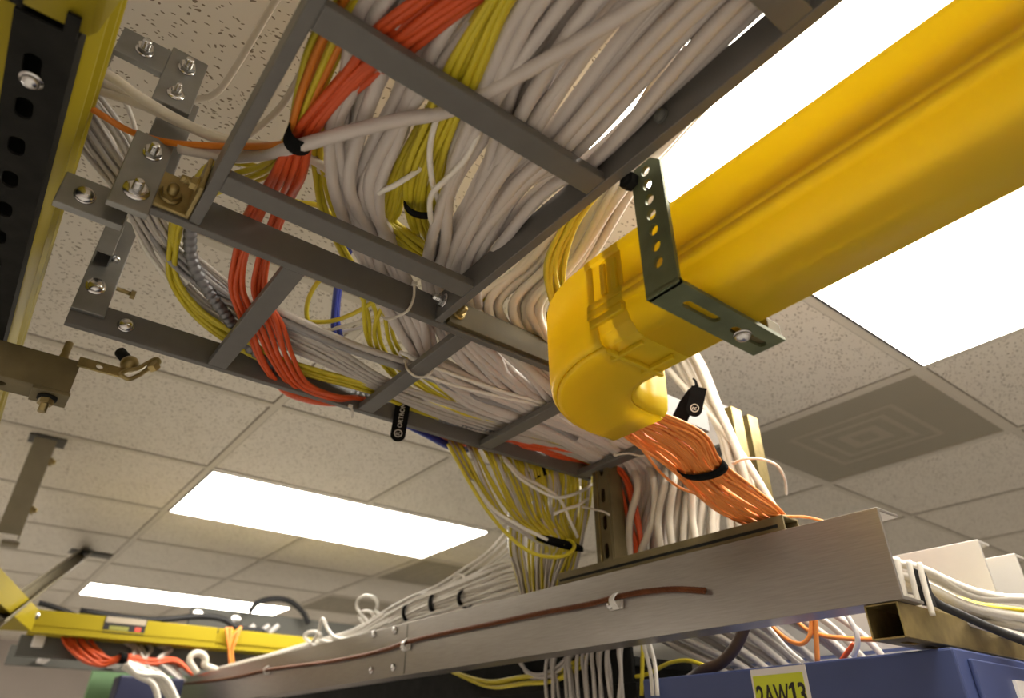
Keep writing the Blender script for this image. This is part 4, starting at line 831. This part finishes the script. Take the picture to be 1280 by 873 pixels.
# ladder below and beam above
q0, q1 = p(22, 803, 3.15), p(230, 830, 3.15); zl = q0.z-CZ
t = thing('cable_ladder', P(.8, 3.2, zl), 'dark ladder below the distant yellow raceway', 'cable ladder')
MB().box(q0.x, 3.10, zl-.05, 2.8, 3.12, zl+.02).build('side_rail', DGREY, t, .002); MB().box(q0.x, 3.42, zl-.05, 2.8, 3.44, zl+.02).build('side_rail', DGREY, t, .002)
for k in range(9): MB().box(q0.x+.1+.25*k, 3.12, zl-.04, q0.x+.13+.25*k, 3.42, zl-.02).build('rung', LABELW if k < 4 else DGREY, t, .002)
MB().box(p(44, 800).x, 3.085, p(50, 802, 3.085).z-CZ-.02, p(60, 800).x, 3.099, p(50, 789, 3.085).z-CZ).build('white_clip', LABELW, t, .004)
q0, q1 = p(238, 768, 3.5), p(405, 785, 3.5)
t = thing('support_beam', P(q0.x, 3.5, q0.z-CZ-.08), 'dark grey beam above the distant yellow raceway', 'beam')
m = MB(); zq = p(300, 772, 3.5).z-CZ; m.box(q0.x, 3.5, zq-.07, 3.4, 3.53, zq+.025); m.box(q0.x, 3.5, zq-.07, 3.4, 3.62, zq-.06); m.build('beam', DGREY, t, .002)
for px, py in ((247, 768), (295, 775)): bolt_set(p(px, py, 3.5), (0, -1, 0), t, r=.016, wash=.022, dome=True)
m = MB()
for k, px in enumerate((318, 336, 348)):
    a_, b_ = p(px, 782, 3.45), p(px-12, 792, 3.45); m.cyl(a_, b_, .011, 8)
m.build('white_clip', LABELW, t)
cable('power_cable', 'black cable lying across the top of the distant raceway', BLACK, .013, [(100, 764, ('Y', 3.3)), (180, 775, ('Y', 3.3)), (215, 774, ('Y', 3.3)), (250, 771, ('Y', 3.3)), (280, 775, ('Y', 3.3)), (296, 785, ('Y', 3.3)), (330, 790, ('Y', 3.3))])
cable('power_cable', 'black cable arched high above the distant grey beam', BLACK, .013, [(312, 765, ('Y', 3.45)), (322, 754, ('Y', 3.45)), (342, 749, ('Y', 3.45)), (362, 752, ('Y', 3.45)), (378, 765, ('Y', 3.45)), (386, 780, ('Y', 3.45))])
cable('power_cable', 'short dark cable lying behind the bend of the distant raceway', BLACK, .010, [(48, 754, ('Y', 3.2)), (60, 757, ('Y', 3.2)), (80, 764, ('Y', 3.2)), (95, 770, ('Y', 3.2))])
bundle('fibre_cable', 'orange fibre drooping below the distant yellow raceway', 'orange fibres below the distant raceway', REDOR, 13, .006, [(75, 790, 112, 796, ('Y', 3.08)), (80, 806, 120, 808, ('Y', 3.04)), (98, 826, 132, 816, ('Y', 3.02)), (128, 833, 140, 822, ('Y', 3.02)), (155, 826, 156, 819, ('Y', 3.0)), (190, 832, 190, 824, ('Y', 3.0)), (220, 830, 220, 824, ('Y', 3.0)), (242, 845, 236, 840, ('Y', 3.0))], jit=1.2, seed=60)
bundle('fibre_cable', 'orange fibre hung over the front of the distant raceway', 'orange fibres over the distant raceway', FIBOR, 5, .0055, [(282, 785, 302, 784, ('Y', 2.985)), (284, 800, 296, 800, ('Y', 2.98)), (286, 815, 291, 814, ('Y', 2.98)), (285, 835, 294, 834, ('Y', 2.98))], jit=1.0, seed=61)
loop('pale cable coil hanging below the distant raceway', 247, 826, 10, 9, ('Y', 2.9), r=.012, material=WHITEB, tail=(16, 12))
bundle('network_cable', 'pale cable tangled below the distant yellow raceway', 'pale tangle below the distant raceway', GREYW, 9, .007, [(150, 800, 200, 806, ('Y', 3.1)), (158, 812, 215, 812, ('Y', 3.05)), (165, 828, 205, 824, ('Y', 3.0)), (185, 840, 220, 836, ('Y', 3.0)), (200, 860, 240, 850, ('Y', 3.0))], jit=2.5, seed=62)
bundle('network_cable', 'white cable end jutting out at the bottom left below the fibres', 'white cable ends at the bottom left', THINW, 6, .010, [(154, 834, 160, 828, ('Y', 2.8)), (172, 846, 180, 838, ('Y', 2.8)), (190, 856, 205, 846, ('Y', 2.8)), (200, 890, 225, 880, ('Y', 2.8))], jit=1.4, seed=63)
strap('hook_loop_strap', 'black tie around the distant orange fibres', p(154, 829, 2.98), p(156, 816, 2.98), .03, .025, V((1, 0, 0)))
q0, q1 = p(118, 832, 3.6), p(185, 900, 3.6)
tag(MB().box(q0.x, 3.6, q1.z-CZ, q0.x+.5, 3.63, q0.z-CZ).build('sign_board', GREEN, bevel=.003), 'pale green board below the distant orange fibres', 'board')
q0 = p(150, 846, 2.95)
tag(MB().box(q0.x, 2.95, -CZ, q0.x+.22, 3.05, q0.z-CZ+.005).build('equipment_box', mat('navy_case', (.02, .025, .07), .5), bevel=.006), 'dark navy box top at the bottom left corner of the aisle', 'equipment box')

# hanging struts from the ceiling
c = at(58, 548, Z=H)
t = thing('hanging_strut', P(c.x, c.y, .5), 'vertical strut hanging from the ceiling at the left edge', 'strut')
hw_ = .03
zend = at(20, 672, Y=c.y).z-CZ
m = MB(); m.box(c.x-hw_, c.y-.03, zend, c.x+hw_, c.y-.026, H); m.box(c.x+hw_-.004, c.y-.026, zend, c.x+hw_, c.y+.03, H); m.box(c.x-hw_, c.y-.026, zend, c.x-hw_+.004, c.y+.03, H); m.build('strut', STRUT, t, .001)
MB().box(c.x-.045, c.y-.035, H-.012, c.x+.055, c.y+.035, H-.0045).build('ceiling_plate', DGREY, t, .001)
q = at(46, 573, Y=c.y-.03); bolt_set(V((c.x+hw_, c.y-.02, q.z)), (1, -.3, 0), t, r=.007, wash=.010, mat_=GOLD)
q = at(34, 636, Y=c.y-.03); bolt_set(V((c.x+hw_, c.y-.02, q.z)), (1, -.3, 0), t, r=.007, wash=.010, mat_=GOLD)
c = at(108, 690, Z=H)
e = at(-10, 778, Y=2.5)
t = thing('brace_strut', (c+e)/2, 'slanting brace strut from the ceiling to the distant raceway bend', 'strut')
d = (e-c).normalized(); sd = d.cross(V((0, 1, 0))).normalized()*.022; dp = d.cross(sd).normalized()*.020
m = MB()
for o_, a_, b_ in ((-dp, sd, dp.normalized()*.003), (sd, sd.normalized()*.003, dp), (-sd, sd.normalized()*.003, dp)): m.obox((c+e)/2+o_, (e-c)/2, a_, b_)
m.build('strut', STRUT, t, .001)
MB().box(c.x-.07, c.y-.04, H-.012, c.x+.11, c.y+.04, H-.0045).build('ceiling_plate', DGREY, t, .001)
c = at(8, 678, Z=H)
tag(MB().box(c.x-.02, c.y-.05, H-.02, c.x+.05, c.y+.02, H-.0045).build('ceiling_anchor', STRUT, bevel=.002), 'small anchor plate on the ceiling below the vertical hanging strut', 'anchor plate')

# ================================================================== CAMERA, VIEW
cam = bpy.data.cameras.new('camera'); co = bpy.data.objects.new('camera', cam); COL.objects.link(co)
co.matrix_world = Matrix(((CR.x, CU.x, -CF.x, 0), (CR.y, CU.y, -CF.y, 0), (CR.z, CU.z, -CF.z, CZ), (0, 0, 0, 1)))
cam.sensor_width = 36; cam.sensor_fit = 'HORIZONTAL'; cam.lens = 36*F_PX/1280; cam.shift_y = -10/1280; cam.clip_start = .02
cam.dof.use_dof = True; cam.dof.focus_distance = .82; cam.dof.aperture_fstop = 4.5
scene.camera = co
w = bpy.data.worlds.new('world'); scene.world = w; w.use_nodes = True
w.node_tree.nodes['Background'].inputs['Color'].default_value = (.05, .05, .05, 1)
vs = scene.view_settings; vs.view_transform = 'Standard'; vs.look = 'None'; vs.gamma = 1; vs.use_curve_mapping = False; vs.exposure = 0.6
scene.cycles.use_denoising = True
scene.cycles.max_bounces = 10; scene.cycles.diffuse_bounces = 6
